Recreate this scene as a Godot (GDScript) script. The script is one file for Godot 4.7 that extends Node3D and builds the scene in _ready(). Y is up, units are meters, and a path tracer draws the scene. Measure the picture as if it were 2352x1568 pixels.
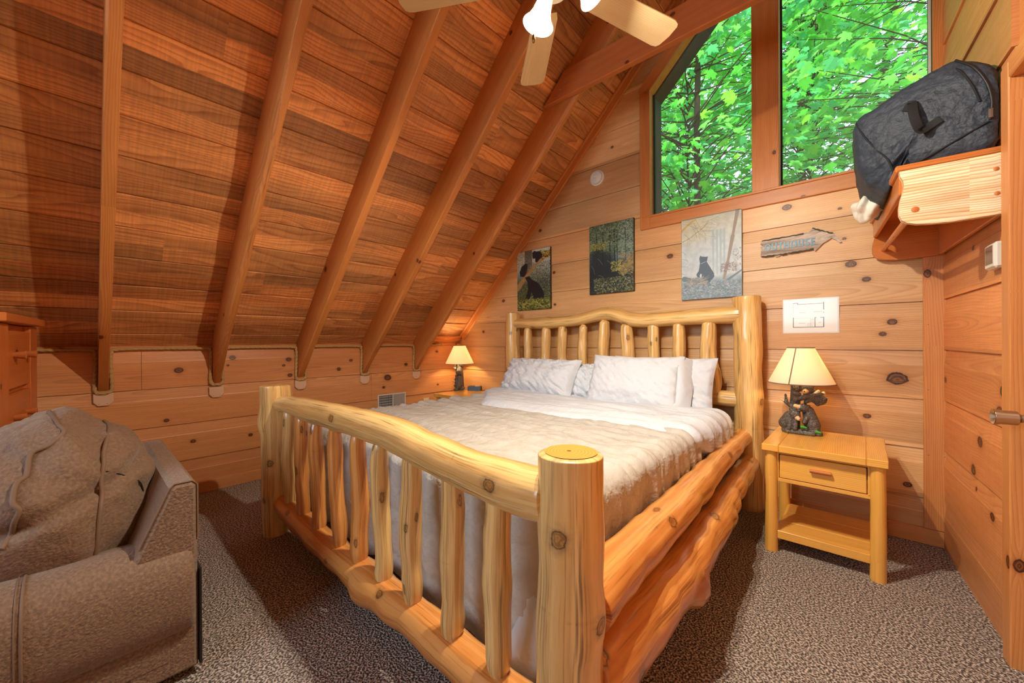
extends Node3D
# A-frame loft bedroom. x runs along the gable wall from the knee wall, y up, z from the gable into the room.

const RIDGE_X := 3.27
const ROOF_Y := 1.13
const BOARD := 0.2743
var M := {}
var rng := RandomNumberGenerator.new()
var NZ := PackedByteArray()      # 512 x 512 seamless noise
var NF := PackedByteArray()      # 512 x 512 finer noise

func _ready() -> void:
	rng.seed = 7
	var cam := Camera3D.new()
	cam.name = "camera"
	cam.transform = Transform3D(Basis(Vector3(0.74079207, -0.00571207, -0.67171012), Vector3(0.0030773, 0.99998221, -0.00510984), Vector3(0.67172736, 0.00171828, 0.74079647)).orthonormalized(), Vector3(3.77243712, 1.142, 3.17514828))
	cam.fov = 82.493
	cam.near = 0.05
	cam.far = 200.0
	add_child(cam)
	cam.current = true
	var env := Environment.new()
	var sky := Sky.new()
	var sm := ProceduralSkyMaterial.new()
	sm.sky_top_color = Color(0.80, 0.90, 1.0)
	sm.sky_horizon_color = Color(0.97, 0.99, 1.0)
	sm.ground_bottom_color = Color(0.16, 0.24, 0.10)
	sm.ground_horizon_color = Color(0.45, 0.55, 0.35)
	sm.sky_energy_multiplier = 1.25
	sm.ground_energy_multiplier = 0.8
	sky.sky_material = sm
	env.background_mode = Environment.BG_SKY
	env.sky = sky
	env.tonemap_mode = Environment.TONE_MAPPER_LINEAR
	env.tonemap_exposure = 1.4
	env.sdfgi_enabled = true
	env.ssao_enabled = true
	env.ssil_enabled = true
	var we := WorldEnvironment.new()
	we.name = "world_environment"
	we.environment = env
	add_child(we)
	var sun := DirectionalLight3D.new()
	sun.name = "sun"
	sun.light_color = Color(1.0, 0.97, 0.88)
	sun.light_energy = 1.9
	sun.light_angular_distance = 3.0
	sun.rotation_degrees = Vector3(-66, 14, 0)
	sun.shadow_enabled = true
	sun.sky_mode = DirectionalLight3D.SKY_MODE_LIGHT_ONLY
	add_child(sun)
	# daylight from the window in the wall behind the photographer
	var al := AreaLight3D.new()
	al.name = "rear_window_light"
	al.area_size = Vector2(2.2, 1.7)
	al.light_color = Color(0.86, 0.94, 1.0)
	al.light_energy = BACK_E
	al.shadow_enabled = true
	al.position = Vector3(2.3, 2.3, 6.12)
	add_child(al)
	noises()
	materials()
	setting()
	window_and_trees()
	fan()
	bed()
	bedding()
	nightstands()
	wall_things()
	shelf_and_bag()
	sofa()
	dresser()

const BACK_E := 5.5

# ---------------------------------------------------------------- naming
func thing(called: String, label: String, category: String, at := Vector3.ZERO, turn := 0.0, group := "") -> Node3D:
	var o := Node3D.new()
	o.name = numbered(called)
	add_child(o, true)
	o.position = at
	o.rotation.y = turn
	return tag(o, label, category, group)

var used := {}
func numbered(called: String) -> String:
	if not used.has(called):
		used[called] = 0
		return called
	used[called] += 1
	return "%s_%03d" % [called, used[called]]

func tag(o: Node3D, label: String, category: String, group := "") -> Node3D:
	o.set_meta("label", label)
	o.set_meta("category", category)
	if group:
		o.set_meta("group", group)
	return o

func obj(called: String, mesh: Mesh, m: Material, parent: Node = null, label := "") -> MeshInstance3D:
	var o := MeshInstance3D.new()
	o.mesh = mesh
	o.material_override = m
	if parent == null:
		o.name = numbered(called)
		add_child(o, true)
	else:
		var n := 0
		var nm := called
		while parent.has_node(NodePath(nm)):
			n += 1
			nm = "%s_%03d" % [called, n]
		o.name = nm
		parent.add_child(o, true)
	if label:
		o.set_meta("label", label)
	return o

func struct(called: String, at := Vector3.ZERO, label := "", category := "") -> Node3D:
	var o := Node3D.new()
	o.name = numbered(called)
	o.position = at
	o.set_meta("kind", "structure")
	if label:
		tag(o, label, category)
	add_child(o, true)
	return o

# ---------------------------------------------------------------- mesh builder
class Mb:
	var v := PackedVector3Array()
	var n := PackedVector3Array()
	var uv := PackedVector2Array()
	var c := PackedColorArray()
	var idx := PackedInt32Array()
	var col := Color.WHITE
	var off := Vector2.ZERO

	func tri(a: int, b: int, d: int) -> void:
		# wound so that Godot's clockwise front agrees with the vertex normal
		var fn := (v[d] - v[a]).cross(v[b] - v[a])
		if fn.dot(n[a] + n[b] + n[d]) < 0.0:
			idx.append_array(PackedInt32Array([a, d, b]))
		else:
			idx.append_array(PackedInt32Array([a, b, d]))

	func add(p: Vector3, nn: Vector3, t: Vector2) -> int:
		v.append(p)
		n.append(nn)
		uv.append(t + off)
		c.append(col)
		return v.size() - 1

	# a flat polygon (convex, in order) with its outward normal; texture laid in metres along axes au, av
	func poly(pts: Array, nn: Vector3, au: Vector3, av: Vector3) -> void:
		var first := v.size()
		for p in pts:
			add(p, nn, Vector2(p.dot(au), p.dot(av)))
		for i in range(1, pts.size() - 1):
			tri(first, first + i, first + i + 1)

	func face(pts: Array, away: Vector3, au: Vector3, av: Vector3) -> void:
		var nn: Vector3 = (pts[2] - pts[0]).cross(pts[1] - pts[0]).normalized()
		if nn.length() < 0.5:
			nn = (pts[3 % pts.size()] - pts[0]).cross(pts[1] - pts[0]).normalized()
		var mid: Vector3 = Vector3.ZERO
		for p in pts:
			mid += p
		mid /= pts.size()
		if nn.dot(mid - away) < 0.0:
			nn = -nn
		poly(pts, nn, au, av)

	# box with chamfered edges; b = basis whose columns are its axes
	func box(at: Vector3, size: Vector3, bev := 0.003, b := Basis()) -> void:
		var h := size * 0.5
		var ax := [b.x, b.y, b.z]
		var hs := [h.x, h.y, h.z]
		bev = minf(bev, minf(h.x, minf(h.y, h.z)) * 0.9)
		var long := 0
		for i in 3:
			if hs[i] > hs[long]:
				long = i
		for i in 3:
			var j := (i + 1) % 3
			var k := (i + 2) % 3
			var au: Vector3 = ax[j] if (j == long or (k != long and hs[j] >= hs[k])) else ax[k]
			var av: Vector3 = ax[k] if au == ax[j] else ax[j]
			for s in [-1.0, 1.0]:
				var o: Vector3 = at + ax[i] * hs[i] * s
				var J: Vector3 = ax[j] * (hs[j] - bev)
				var K: Vector3 = ax[k] * (hs[k] - bev)
				poly([o - J - K, o + J - K, o + J + K, o - J + K], ax[i] * s, au, av)
		if bev <= 0.0:
			return
		for i in 3:       # edges along axis i
			var j := (i + 1) % 3
			var k := (i + 2) % 3
			for sj in [-1.0, 1.0]:
				for sk in [-1.0, 1.0]:
					var I: Vector3 = ax[i] * (hs[i] - bev)
					var p: Vector3 = at + ax[j] * hs[j] * sj + ax[k] * (hs[k] - bev) * sk
					var q: Vector3 = at + ax[j] * (hs[j] - bev) * sj + ax[k] * hs[k] * sk
					poly([p - I, p + I, q + I, q - I], (ax[j] * sj + ax[k] * sk).normalized(), ax[i], ax[k])
		for sx in [-1.0, 1.0]:
			for sy in [-1.0, 1.0]:
				for sz in [-1.0, 1.0]:
					var p: Vector3 = at + b.x * h.x * sx + b.y * (h.y - bev) * sy + b.z * (h.z - bev) * sz
					var q: Vector3 = at + b.x * (h.x - bev) * sx + b.y * h.y * sy + b.z * (h.z - bev) * sz
					var r: Vector3 = at + b.x * (h.x - bev) * sx + b.y * (h.y - bev) * sy + b.z * h.z * sz
					poly([p, q, r], (b.x * sx + b.y * sy + b.z * sz).normalized(), b.x, b.y)

	# a smooth surface through rows of points; closed joins the last column to the first
	func grid(rows: Array, closed := false, uvs: Array = [], cols: Array = [], flip := false) -> void:
		var nr := rows.size()
		var nc: int = rows[0].size()
		var w := nc + (1 if closed else 0)
		var first := v.size()
		for i in nr:
			var row: PackedVector3Array = rows[i]
			var up: PackedVector3Array = rows[maxi(i - 1, 0)]
			var dn: PackedVector3Array = rows[mini(i + 1, nr - 1)]
			for j in w:
				var jj := j % nc
				var jl := (j - 1 + nc) % nc if closed else maxi(j - 1, 0)
				var jr := (j + 1) % nc if closed else mini(j + 1, nc - 1)
				var nn := (row[jr] - row[jl]).cross(dn[jj] - up[jj])
				if nn.length_squared() < 1e-16:
					nn = (row[jr] - row[jl]).cross(dn[jr] - up[jl])
				if nn.length_squared() < 1e-16:
					var d2: PackedVector3Array = rows[mini(i + 2, nr - 1)]
					var u2: PackedVector3Array = rows[maxi(i - 2, 0)]
					nn = (dn[jr] - dn[jl] + up[jr] - up[jl]).cross(d2[jj] - u2[jj])
				nn = nn.normalized()
				v.append(row[jj])
				n.append(-nn if flip else nn)
				c.append(cols[i][jj] if cols else col)
				uv.append((uvs[i][j] if uvs else Vector2(float(j) / (w - 1), float(i) / (nr - 1))) + off)
		for i in nr - 1:
			for j in w - 1:
				var a := first + i * w + j
				if flip:
					idx.append_array(PackedInt32Array([a, a + 1, a + w, a + 1, a + w + 1, a + w]))
				else:
					idx.append_array(PackedInt32Array([a, a + w, a + 1, a + 1, a + w, a + w + 1]))

	# a round bar along a path; radii per point; caps slightly rounded
	func tube(path: Array, radii: Array, sides := 16, cap := true, bumps: FastNoiseLite = null, amp := 0.0, ulen := 1.0, domes := 0.35) -> void:
		var pts := path.duplicate()
		var rs := radii.duplicate()
		if cap:
			var d0: Vector3 = (pts[0] - pts[1]).normalized()
			var d1: Vector3 = (pts[-1] - pts[-2]).normalized()
			var r0: float = rs[0]
			var r1: float = rs[-1]
			pts = [pts[0] + d0 * r0 * domes * 0.30, pts[0] + d0 * r0 * domes * 0.24, pts[0] + d0 * r0 * domes * 0.1] + pts + [pts[-1] + d1 * r1 * domes * 0.1, pts[-1] + d1 * r1 * domes * 0.24, pts[-1] + d1 * r1 * domes * 0.30]
			rs = [r0 * 0.02, r0 * 0.80, r0 * 0.96] + rs + [r1 * 0.96, r1 * 0.80, r1 * 0.02]
		var rows := []
		var uvs := []
		var t: Vector3 = (pts[1] - pts[0]).normalized()
		var side := t.cross(Vector3(0.31, 0.17, 0.93)).normalized()
		if side.length() < 0.1:
			side = t.cross(Vector3.RIGHT).normalized()
		var run := 0.0
		for i in pts.size():
			var a: Vector3 = pts[maxi(i - 1, 0)]
			var b: Vector3 = pts[mini(i + 1, pts.size() - 1)]
			t = (b - a).normalized()
			side = (side - t * side.dot(t)).normalized()
			var up := t.cross(side)
			if i > 0:
				run += pts[i].distance_to(pts[i - 1])
			var row := PackedVector3Array()
			var ur := PackedVector2Array()
			for j in sides + 1:
				var ang := TAU * j / sides
				ur.append(Vector2(run / ulen, float(j) / sides))
				if j == sides:
					break
				var dir := side * cos(ang) + up * sin(ang)
				var r: float = rs[i]
				var p: Vector3 = pts[i] + dir * r
				if bumps:
					p += dir * bumps.get_noise_3dv(p) * amp * minf(1.0, r / 0.01)
				row.append(p)
			rows.append(row)
			uvs.append(ur)
		grid(rows, true, uvs, [], false)

	# a profile of (radius, height) turned about the y axis at a place
	func lathe(at: Vector3, prof: Array, sides := 24, b := Basis()) -> void:
		var rows := []
		for p in prof:
			var row := PackedVector3Array()
			for j in sides:
				var a := TAU * j / sides
				row.append(at + b * Vector3(p.x * cos(a), p.y, p.x * sin(a)))
			rows.append(row)
		grid(rows, true, [], [], prof[-1].y >= prof[0].y)

	# a flat outline (x, y) pushed from z0 to z1 with a chamfer on the front
	func prism(outline: PackedVector2Array, z0: float, z1: float, tf := Transform3D(), bev := 0.0) -> void:
		var area := 0.0
		var m := outline.size()
		for i in m:
			var p := outline[i]
			var q := outline[(i + 1) % m]
			area += p.x * q.y - q.x * p.y
		var o := outline
		if area < 0:
			o = outline.duplicate()
			o.reverse()
		var fr := o
		if bev > 0.0:
			var got := Geometry2D.offset_polygon(o, -bev)
			if got.size() and got[0].size() == m:
				var g: PackedVector2Array = got[0]
				var best := 0
				for i in m:
					if g[i].distance_to(o[0]) < g[best].distance_to(o[0]):
						best = i
				fr = PackedVector2Array()
				for i in m:
					fr.append(g[(i + best) % m])
		for front in [true, false]:
			var src: PackedVector2Array = fr if front else o
			var ti := Geometry2D.triangulate_polygon(src)
			var z := z1 if front else z0
			var nn: Vector3 = tf.basis * Vector3(0, 0, 1 if z1 > z0 else -1)
			if not front:
				nn = -nn
			var first := v.size()
			for p in src:
				add(tf * Vector3(p.x, p.y, z), nn, p)
			for i in range(0, ti.size(), 3):
				tri(first + ti[i], first + ti[i + 1], first + ti[i + 2])
		var zb := z1 - (bev if z1 > z0 else -bev)
		for i in m:
			var p := o[i]
			var q := o[(i + 1) % m]
			var d := q - p
			var nn := (tf.basis * Vector3(d.y, -d.x, 0)).normalized()
			var e := tf.basis * Vector3(d.x, d.y, 0).normalized()
			var zz := tf.basis * Vector3(0, 0, 1)
			poly([tf * Vector3(p.x, p.y, z0), tf * Vector3(q.x, q.y, z0), tf * Vector3(q.x, q.y, zb), tf * Vector3(p.x, p.y, zb)], nn, e, zz)
			if fr != o:
				var fp := fr[i]
				var fq := fr[(i + 1) % m]
				poly([tf * Vector3(p.x, p.y, zb), tf * Vector3(q.x, q.y, zb), tf * Vector3(fq.x, fq.y, z1), tf * Vector3(fp.x, fp.y, z1)], (nn + tf.basis * Vector3(0, 0, signf(z1 - z0))).normalized(), e, zz)

	func mesh() -> ArrayMesh:
		var arr := []
		arr.resize(Mesh.ARRAY_MAX)
		arr[Mesh.ARRAY_VERTEX] = v
		arr[Mesh.ARRAY_NORMAL] = n
		arr[Mesh.ARRAY_TEX_UV] = uv
		arr[Mesh.ARRAY_COLOR] = c
		arr[Mesh.ARRAY_INDEX] = idx
		var m := ArrayMesh.new()
		m.add_surface_from_arrays(Mesh.PRIMITIVE_TRIANGLES, arr)
		return m

func box_mesh(at: Vector3, size: Vector3, bev := 0.003, b := Basis(), off := Vector2.INF) -> ArrayMesh:
	var k := Mb.new()
	k.off = Vector2(rng.randf(), rng.randf()) if off == Vector2.INF else off
	k.box(at, size, bev, b)
	return k.mesh()

func tube_mesh(path: Array, radii: Array, sides := 16, cap := true) -> ArrayMesh:
	var k := Mb.new()
	k.tube(path, radii, sides, cap)
	return k.mesh()

# smooth path through control points
func spline(pts: Array, steps: int) -> Array:
	var out := []
	var n := pts.size()
	for i in n - 1:
		var a: Vector3 = pts[maxi(i - 1, 0)]
		var b: Vector3 = pts[i]
		var c: Vector3 = pts[i + 1]
		var d: Vector3 = pts[mini(i + 2, n - 1)]
		for s in steps:
			out.append(b.cubic_interpolate(c, a, d, float(s) / steps))
	out.append(pts[-1])
	return out

func lerps(vals: Array, count: int) -> Array:
	var out := []
	for i in count:
		var t := float(i) / (count - 1) * (vals.size() - 1)
		var k := mini(int(t), vals.size() - 2)
		out.append(lerpf(vals[k], vals[k + 1], smoothstep(0.0, 1.0, t - k)))
	return out
# ---------------------------------------------------------------- textures
func noises() -> void:
	var f := FastNoiseLite.new()
	f.seed = 11
	f.frequency = 0.012
	f.fractal_octaves = 3
	NZ = f.get_seamless_image(512, 512).get_data()
	var g := FastNoiseLite.new()
	g.seed = 23
	g.frequency = 0.06
	g.fractal_octaves = 4
	NF = g.get_seamless_image(512, 512).get_data()

# a strip of noise drawn out along the grain: sw x sh cells spread smoothly over w x h pixels
func drawn_out(src: PackedByteArray, sw: int, sh: int, w: int, h: int) -> PackedByteArray:
	var im := Image.create_from_data(512, 512, false, Image.FORMAT_L8, src)
	var big := Image.create(maxi(sw, 1), maxi(sh, 1), false, Image.FORMAT_L8)
	for x in range(0, sw, 512):
		for y in range(0, sh, 512):
			big.blit_rect(im, Rect2i(0, 0, mini(512, sw - x), mini(512, sh - y)), Vector2i(x, y))
	big.resize(w, h, Image.INTERPOLATE_CUBIC)
	return big.get_data()

# Boards of sawn pine: w x h pixels covering mu x mv metres, one board every rowh metres of v. Rings of a log cut along its length.
func wood(w: int, h: int, mu: float, mv: float, rowh: float, sd: int, light: Color, dark: Color, o := {}) -> Image:
	var data := PackedByteArray()
	data.resize(w * h * 3)
	var r := RandomNumberGenerator.new()
	r.seed = sd
	var nrow := int(ceil(mv / rowh)) + 1
	var freq: float = o.get("freq", 130.0)
	var contrast: float = o.get("contrast", 0.55)
	var saw: float = o.get("saw", 0.0)
	var wob: float = o.get("wob", 0.02)
	var vary: float = o.get("vary", 0.10)
	var fine: float = o.get("fine", 0.35)
	var blotch: float = o.get("blotch", 0.15)
	var tone := PackedFloat32Array()
	var hue := PackedFloat32Array()
	var v0 := PackedFloat32Array()
	var d0 := PackedFloat32Array()
	var sl := PackedFloat32Array()
	var uo := PackedInt32Array()
	for i in nrow:
		tone.append(1.0 + r.randf_range(-vary, vary))
		hue.append(r.randf_range(-0.05, 0.05))
		v0.append(r.randf_range(-0.9, 1.1) * rowh)
		d0.append(r.randf_range(-0.02, 0.05))
		sl.append(r.randf_range(0.012, 0.05) * (1 if r.randf() < 0.5 else -1))
		uo.append(r.randi() % 512)
	var knots: Array = o.get("knots", [])
	var lr := light.r * 255.0
	var lg := light.g * 255.0
	var lb := light.b * 255.0
	var dr := dark.r * 255.0
	var dg := dark.g * 255.0
	var db := dark.b * 255.0
	var at := 0
	var A1 := drawn_out(NZ, int(mu * 46.0) + 2, int(mv * 240.0) + 2, w, h)
	var A2 := drawn_out(NF, int(mu * 34.0) + 2, int(mv * 420.0) + 2, w, h)
	var A3 := drawn_out(NZ, int(mu * 26.0) + 2, int(mv * 110.0) + 2, w, h)
	var w2 := 2 * w
	var kk := PackedVector3Array()
	for y in h:
		var v := mv - (y + 0.5) / h * mv        # image rows run down, v runs up
		var row := int(v / rowh)
		var vl := v - row * rowh
		var dv0 := vl - v0[row]
		var sh := uo[row]
		var vpix := int(v * 900.0)
		var t0 := tone[row]
		var hu := hue[row]
		kk.clear()
		for q: Vector3 in knots:
			if absf(q.y - v) < q.z * 5.0:
				kk.append(q)
		for x in w:
			var u := (x + 0.5) / w * mu
			var xs := (x + sh * 4) % w2
			if xs >= w:
				xs = w2 - 1 - xs
			var rowat := y * w + xs
			var n1 := A1[rowat] * 0.00392157 - 0.5
			var n2 := A2[rowat] * 0.00392157 - 0.5
			var n3 := A3[rowat] * 0.00392157 - 0.5
			var dv := dv0 + n1 * wob
			var kd := 0.0
			var kh := 0.0
			for q: Vector3 in kk:
				var ku := (u - q.x) * 0.75
				var kv := v - q.y
				var e := sqrt(ku * ku + kv * kv) / q.z * (1.0 + n1 * 0.5 + n2 * 0.35)
				if e < 4.5:
					dv += signf(kv) * q.z * 0.9 * exp(-e * e * 0.18)
					if e < 1.0:
						kd = maxf(kd, (0.66 + 0.16 * cos(e * 11.0 + n2 * 9.0)) if e < 0.80 else 0.92)
					elif e < 3.0:
						kh = maxf(kh, 0.55 * exp(-(e - 1.0) * 2.2))
			var dd := d0[row] + sl[row] * (u - mu * 0.45) + n3 * 0.06
			var rho := sqrt(dv * dv + dd * dd) + n2 * 0.0022
			var ring := rho * freq
			ring -= floor(ring)
			var g := ring * ring * ring * (1.0 if ring < 0.94 else (1.0 - ring) * 16.0)
			var m := clampf(g * contrast + n2 * fine + 0.12 + kh, 0.0, 1.0)
			var k := (t0 + n3 * blotch)
			if saw > 0.0:
				k += (NF[((vpix >> 5) & 511) * 512 + ((x * 3 + sh) & 511)] * 0.00392157 - 0.5) * saw
			var cr := (lr + (dr - lr) * m) * k
			var cg := (lg + (dg - lg) * m) * (k - hu * 0.6)
			var cb := (lb + (db - lb) * m) * (k - hu * 1.2)
			if kd > 0.0:
				var f := 1.0 - kd * 0.72
				cr = lerpf(cr, 105.0, kd * 0.6) * f * 1.25
				cg = lerpf(cg, 62.0, kd * 0.7) * f * 1.15
				cb = lerpf(cb, 35.0, kd * 0.7) * f
			data[at] = clampi(int(cr), 0, 255)
			data[at + 1] = clampi(int(cg), 0, 255)
			data[at + 2] = clampi(int(cb), 0, 255)
			at += 3
	return Image.create_from_data(w, h, false, Image.FORMAT_RGB8, data)

# peeled and varnished log: u along the log, v round it
func log_skin(w: int, h: int, sd: int, light: Color, mid: Color, dark: Color, stain: float, nknots: int) -> Image:
	var data := PackedByteArray()
	data.resize(w * h * 3)
	var r := RandomNumberGenerator.new()
	r.seed = sd
	var kn := []
	for i in nknots:
		kn.append(Vector3(r.randf() * w, r.randf() * h, r.randf_range(8.0, 15.0)))
	var hw := w / 2
	var A := drawn_out(NZ, 26, h * 2, hw, h)
	var B := drawn_out(NF, 22, h * 2, hw, h)
	var C := drawn_out(NZ, 40, h, hw, h)
	var D := drawn_out(NF, 16, 512, hw, h)
	var at := 0
	for y in h:
		for xx in w:
			var x := xx if xx < hw else w - 1 - xx
			var i := y * hw + x
			var j := ((y + sd * 37) % h) * hw + x
			var a := A[i] * 0.00392157
			var b := B[j] * 0.00392157
			var c2 := C[j] * 0.00392157
			var f := D[i] * 0.00392157
			var t := clampf((a - 0.42) * 2.6 + (f - 0.5) * 0.5, 0.0, 1.0)
			var s := clampf((c2 - (1.0 - stain)) * 4.0, 0.0, 1.0) * clampf((b - 0.45) * 3.0, 0.0, 0.8)
			var cr := lerpf(light.r, mid.r, t)
			var cg := lerpf(light.g, mid.g, t)
			var cb := lerpf(light.b, mid.b, t)
			cr = lerpf(cr, dark.r, s)
			cg = lerpf(cg, dark.g, s)
			cb = lerpf(cb, dark.b, s)
			if b < 0.30:
				var z := clampf((0.30 - b) * 6.0, 0.0, 1.0)
				cr *= 1.0 - 0.16 * z
				cg *= 1.0 - 0.20 * z
				cb *= 1.0 - 0.24 * z
			data[at] = clampi(int(cr * 255.0), 0, 255)
			data[at + 1] = clampi(int(cg * 255.0), 0, 255)
			data[at + 2] = clampi(int(cb * 255.0), 0, 255)
			at += 3
	for q: Vector3 in kn:
		for y in range(int(q.y - q.z * 2.4), int(q.y + q.z * 2.4)):
			for x in range(int(q.x - q.z * 3.4), int(q.x + q.z * 3.4)):
				var wn := NZ[(y * 3 & 511) * 512 + (x * 3 & 511)] / 255.0 - 0.5
				var e := sqrt(pow((x - q.x) / 1.5, 2.0) + pow(y - q.y, 2.0)) / q.z * (1.0 + wn * 0.5)
				if e > 2.2:
					continue
				var i := (posmod(y, h) * w + posmod(x, w)) * 3
				var k := 1.0 - 0.28 * exp(-maxf(0.0, e - 1.0) * 3.0)
				if e < 1.0:
					k = 0.74 + 0.10 * cos(e * 8.0 + wn * 8.0)
					if e > 0.80:
						k = 0.50
				data[i] = int(data[i] * k)
				data[i + 1] = int(data[i + 1] * k * (0.92 if e < 1.0 else 1.0))
				data[i + 2] = int(data[i + 2] * k * (0.8 if e < 1.0 else 1.0))
	return Image.create_from_data(w, h, false, Image.FORMAT_RGB8, data)

func tex(im: Image) -> ImageTexture:
	return ImageTexture.create_from_image(im)

func noise_tex(freq: float, ramp: Gradient, sd := 1, size := 512, octaves := 4, type := FastNoiseLite.TYPE_SIMPLEX_SMOOTH) -> NoiseTexture2D:
	var f := FastNoiseLite.new()
	f.seed = sd
	f.noise_type = type
	f.frequency = freq
	f.fractal_octaves = octaves
	var t := NoiseTexture2D.new()
	t.width = size
	t.height = size
	t.seamless = true
	t.noise = f
	if ramp:
		t.color_ramp = ramp
	return t

func ramp(stops: Array) -> Gradient:
	var g := Gradient.new()
	var off := PackedFloat32Array()
	var cs := PackedColorArray()
	for s in stops:
		off.append(s[0])
		cs.append(s[1])
	g.offsets = off
	g.colors = cs
	return g

func mat(c: Color, rough := 0.6, t: Texture2D = null, scale := Vector3.ONE, tri := false) -> StandardMaterial3D:
	var m := StandardMaterial3D.new()
	m.albedo_color = c
	m.roughness = rough
	if t:
		m.albedo_texture = t
		m.uv1_scale = scale
	if tri:
		m.uv1_triplanar = true
	m.cull_mode = BaseMaterial3D.CULL_DISABLED
	return m

func relief(m: StandardMaterial3D, t: Texture2D, cm: float) -> StandardMaterial3D:
	m.heightmap_enabled = true
	m.heightmap_texture = t
	m.heightmap_scale = cm
	return m

func col(hex: String) -> Color:
	return Color.html(hex)

func materials() -> void:
	var gable_knots := [Vector3(3.91, 0.91, 0.034), Vector3(3.71, 1.6, 0.02), Vector3(3.78, 1.5, 0.015), Vector3(3.89, 1.24, 0.016), Vector3(3.85, 1.17, 0.013), Vector3(3.78, 0.68, 0.014), Vector3(2.12, 2.85, 0.010), Vector3(0.78, 1.59, 0.016), Vector3(1.49, 1.5, 0.012), Vector3(1.48, 1.82, 0.010), Vector3(0.46, 1.25, 0.014), Vector3(1.31, 2.27, 0.014), Vector3(3.66, 1.95, 0.008), Vector3(3.68, 1.76, 0.007), Vector3(3.39, 2.02, 0.02), Vector3(2.62, 1.81, 0.016), Vector3(3.95, 0.31, 0.012), Vector3(3.55, 0.36, 0.012)]
	var gi := wood(2048, 1680, 4.2, 3.6, BOARD, 31, col("e0b47e"), col("ad7640"), {"freq": 95.0, "contrast": 0.42, "vary": 0.09, "wob": 0.05, "fine": 0.32, "knots": gable_knots})
	M.gable = mat(Color.WHITE, 0.42, tex(gi), Vector3(1 / 4.2, -1 / 3.6, 1))
	var knee_knots := [Vector3(2.37, 1.02, 0.018), Vector3(1.96, 0.99, 0.018), Vector3(1.95, 0.85, 0.012), Vector3(2.0, 0.94, 0.008), Vector3(2.4, 0.96, 0.008), Vector3(1.4, 0.96, 0.012), Vector3(1.52, 0.88, 0.012), Vector3(1.0, 0.76, 0.026), Vector3(1.05, 0.66, 0.011), Vector3(2.25, 0.38, 0.012), Vector3(2.62, 0.4, 0.012), Vector3(2.55, 0.07, 0.012), Vector3(2.33, 0.06, 0.010), Vector3(2.7, 0.94, 0.019), Vector3(2.77, 0.58, 0.013), Vector3(0.78, 0.89, 0.015), Vector3(0.36, 1.02, 0.013), Vector3(0.35, 0.63, 0.009)]
	var ki := wood(2048, 560, 4.2, 1.2, BOARD, 47, col("d79a62"), col("9f5f34"), {"freq": 95.0, "contrast": 0.40, "vary": 0.07, "wob": 0.05, "fine": 0.30, "knots": knee_knots})
	M.knee = mat(Color.WHITE, 0.42, tex(ki), Vector3(1 / 4.2, -1 / 1.2, 1))
	var right_knots := [Vector3(0.87, 0.94, 0.022), Vector3(0.83, 0.86, 0.018), Vector3(0.61, 0.7, 0.026), Vector3(0.52, 0.56, 0.02), Vector3(0.07, 0.92, 0.014), Vector3(0.75, 0.43, 0.016), Vector3(0.54, 0.48, 0.008), Vector3(0.92, 1.5, 0.010), Vector3(0.53, 1.54, 0.012)]
	var ri := wood(512, 1536, 1.1, 3.6, BOARD, 53, col("da945a"), col("9f582e"), {"freq": 95.0, "contrast": 0.34, "vary": 0.07, "wob": 0.05, "fine": 0.30, "saw": 0.06, "knots": right_knots})
	M.right = mat(Color.WHITE, 0.45, tex(ri), Vector3(1 / 1.1, -1 / 3.6, 1))
	var fi := wood(1600, 1536, 4.4, 4.21, 0.2105, 61, col("d9985c"), col("93522a"), {"freq": 40.0, "contrast": 0.62, "vary": 0.09, "wob": 0.16, "fine": 0.38, "saw": 0.16, "blotch": 0.55})
	M.roof = mat(Color.WHITE, 0.6, tex(fi), Vector3(1 / 4.4, -1 / 4.21, 1))
	var pi := wood(1024, 512, 2.0, 0.6, 0.6, 71, col("d99a5e"), col("a05d30"), {"freq": 110.0, "contrast": 0.45, "vary": 0.03, "wob": 0.05, "fine": 0.3, "knots": [Vector3(0.4, 0.1, 0.012), Vector3(1.1, 0.35, 0.012), Vector3(1.6, 0.22, 0.01), Vector3(0.8, 0.5, 0.009)]})
	var pt := tex(pi)
	var us := Vector3(0.5, 1 / 0.6, 1)
	M.trim = mat(Color(1.0, 0.97, 0.92), 0.42, pt, us)
	M.rafter = mat(Color(0.98, 0.90, 0.74), 0.6, pt, us)
	M.beam = mat(Color(0.95, 0.82, 0.70), 0.55, pt, us)
	M.shelf_wood = mat(Color(1.0, 0.88, 0.74), 0.3, pt, us)
	M.dresser = mat(Color(0.98, 0.80, 0.66), 0.35, pt, us)
	M.window_board = mat(Color(1.0, 0.93, 0.82), 0.4, pt, us)
	M.cap = mat(Color(0.86, 0.72, 0.60), 0.7)
	var ni := wood(1024, 384, 1.2, 0.45, 0.45, 83, col("efbf6a"), col("c08534"), {"freq": 120.0, "contrast": 0.5, "vary": 0.02, "wob": 0.03, "fine": 0.2})
	var nt := tex(ni)
	M.stand = mat(Color(1.0, 0.96, 0.86), 0.24, nt, Vector3(1 / 1.2, 1 / 0.45, 1))
	M.stand.clearcoat_enabled = true
	M.stand.clearcoat = 0.5
	M.stand.clearcoat_roughness = 0.15
	var wi := wood(640, 384, 0.5, 0.3, 0.3, 97, col("ecd9bb"), col("b07f48"), {"freq": 95.0, "contrast": 0.85, "vary": 0.02, "wob": 0.05, "fine": 0.6, "blotch": 0.5})
	M.worn = mat(Color.WHITE, 0.4, tex(wi), Vector3(2.0, 1 / 0.3, 1))
	var bi := wood(512, 256, 1.0, 0.3, 0.3, 91, col("dcc192"), col("bc945c"), {"freq": 150.0, "contrast": 0.35, "vary": 0.02, "wob": 0.02, "fine": 0.25})
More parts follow.
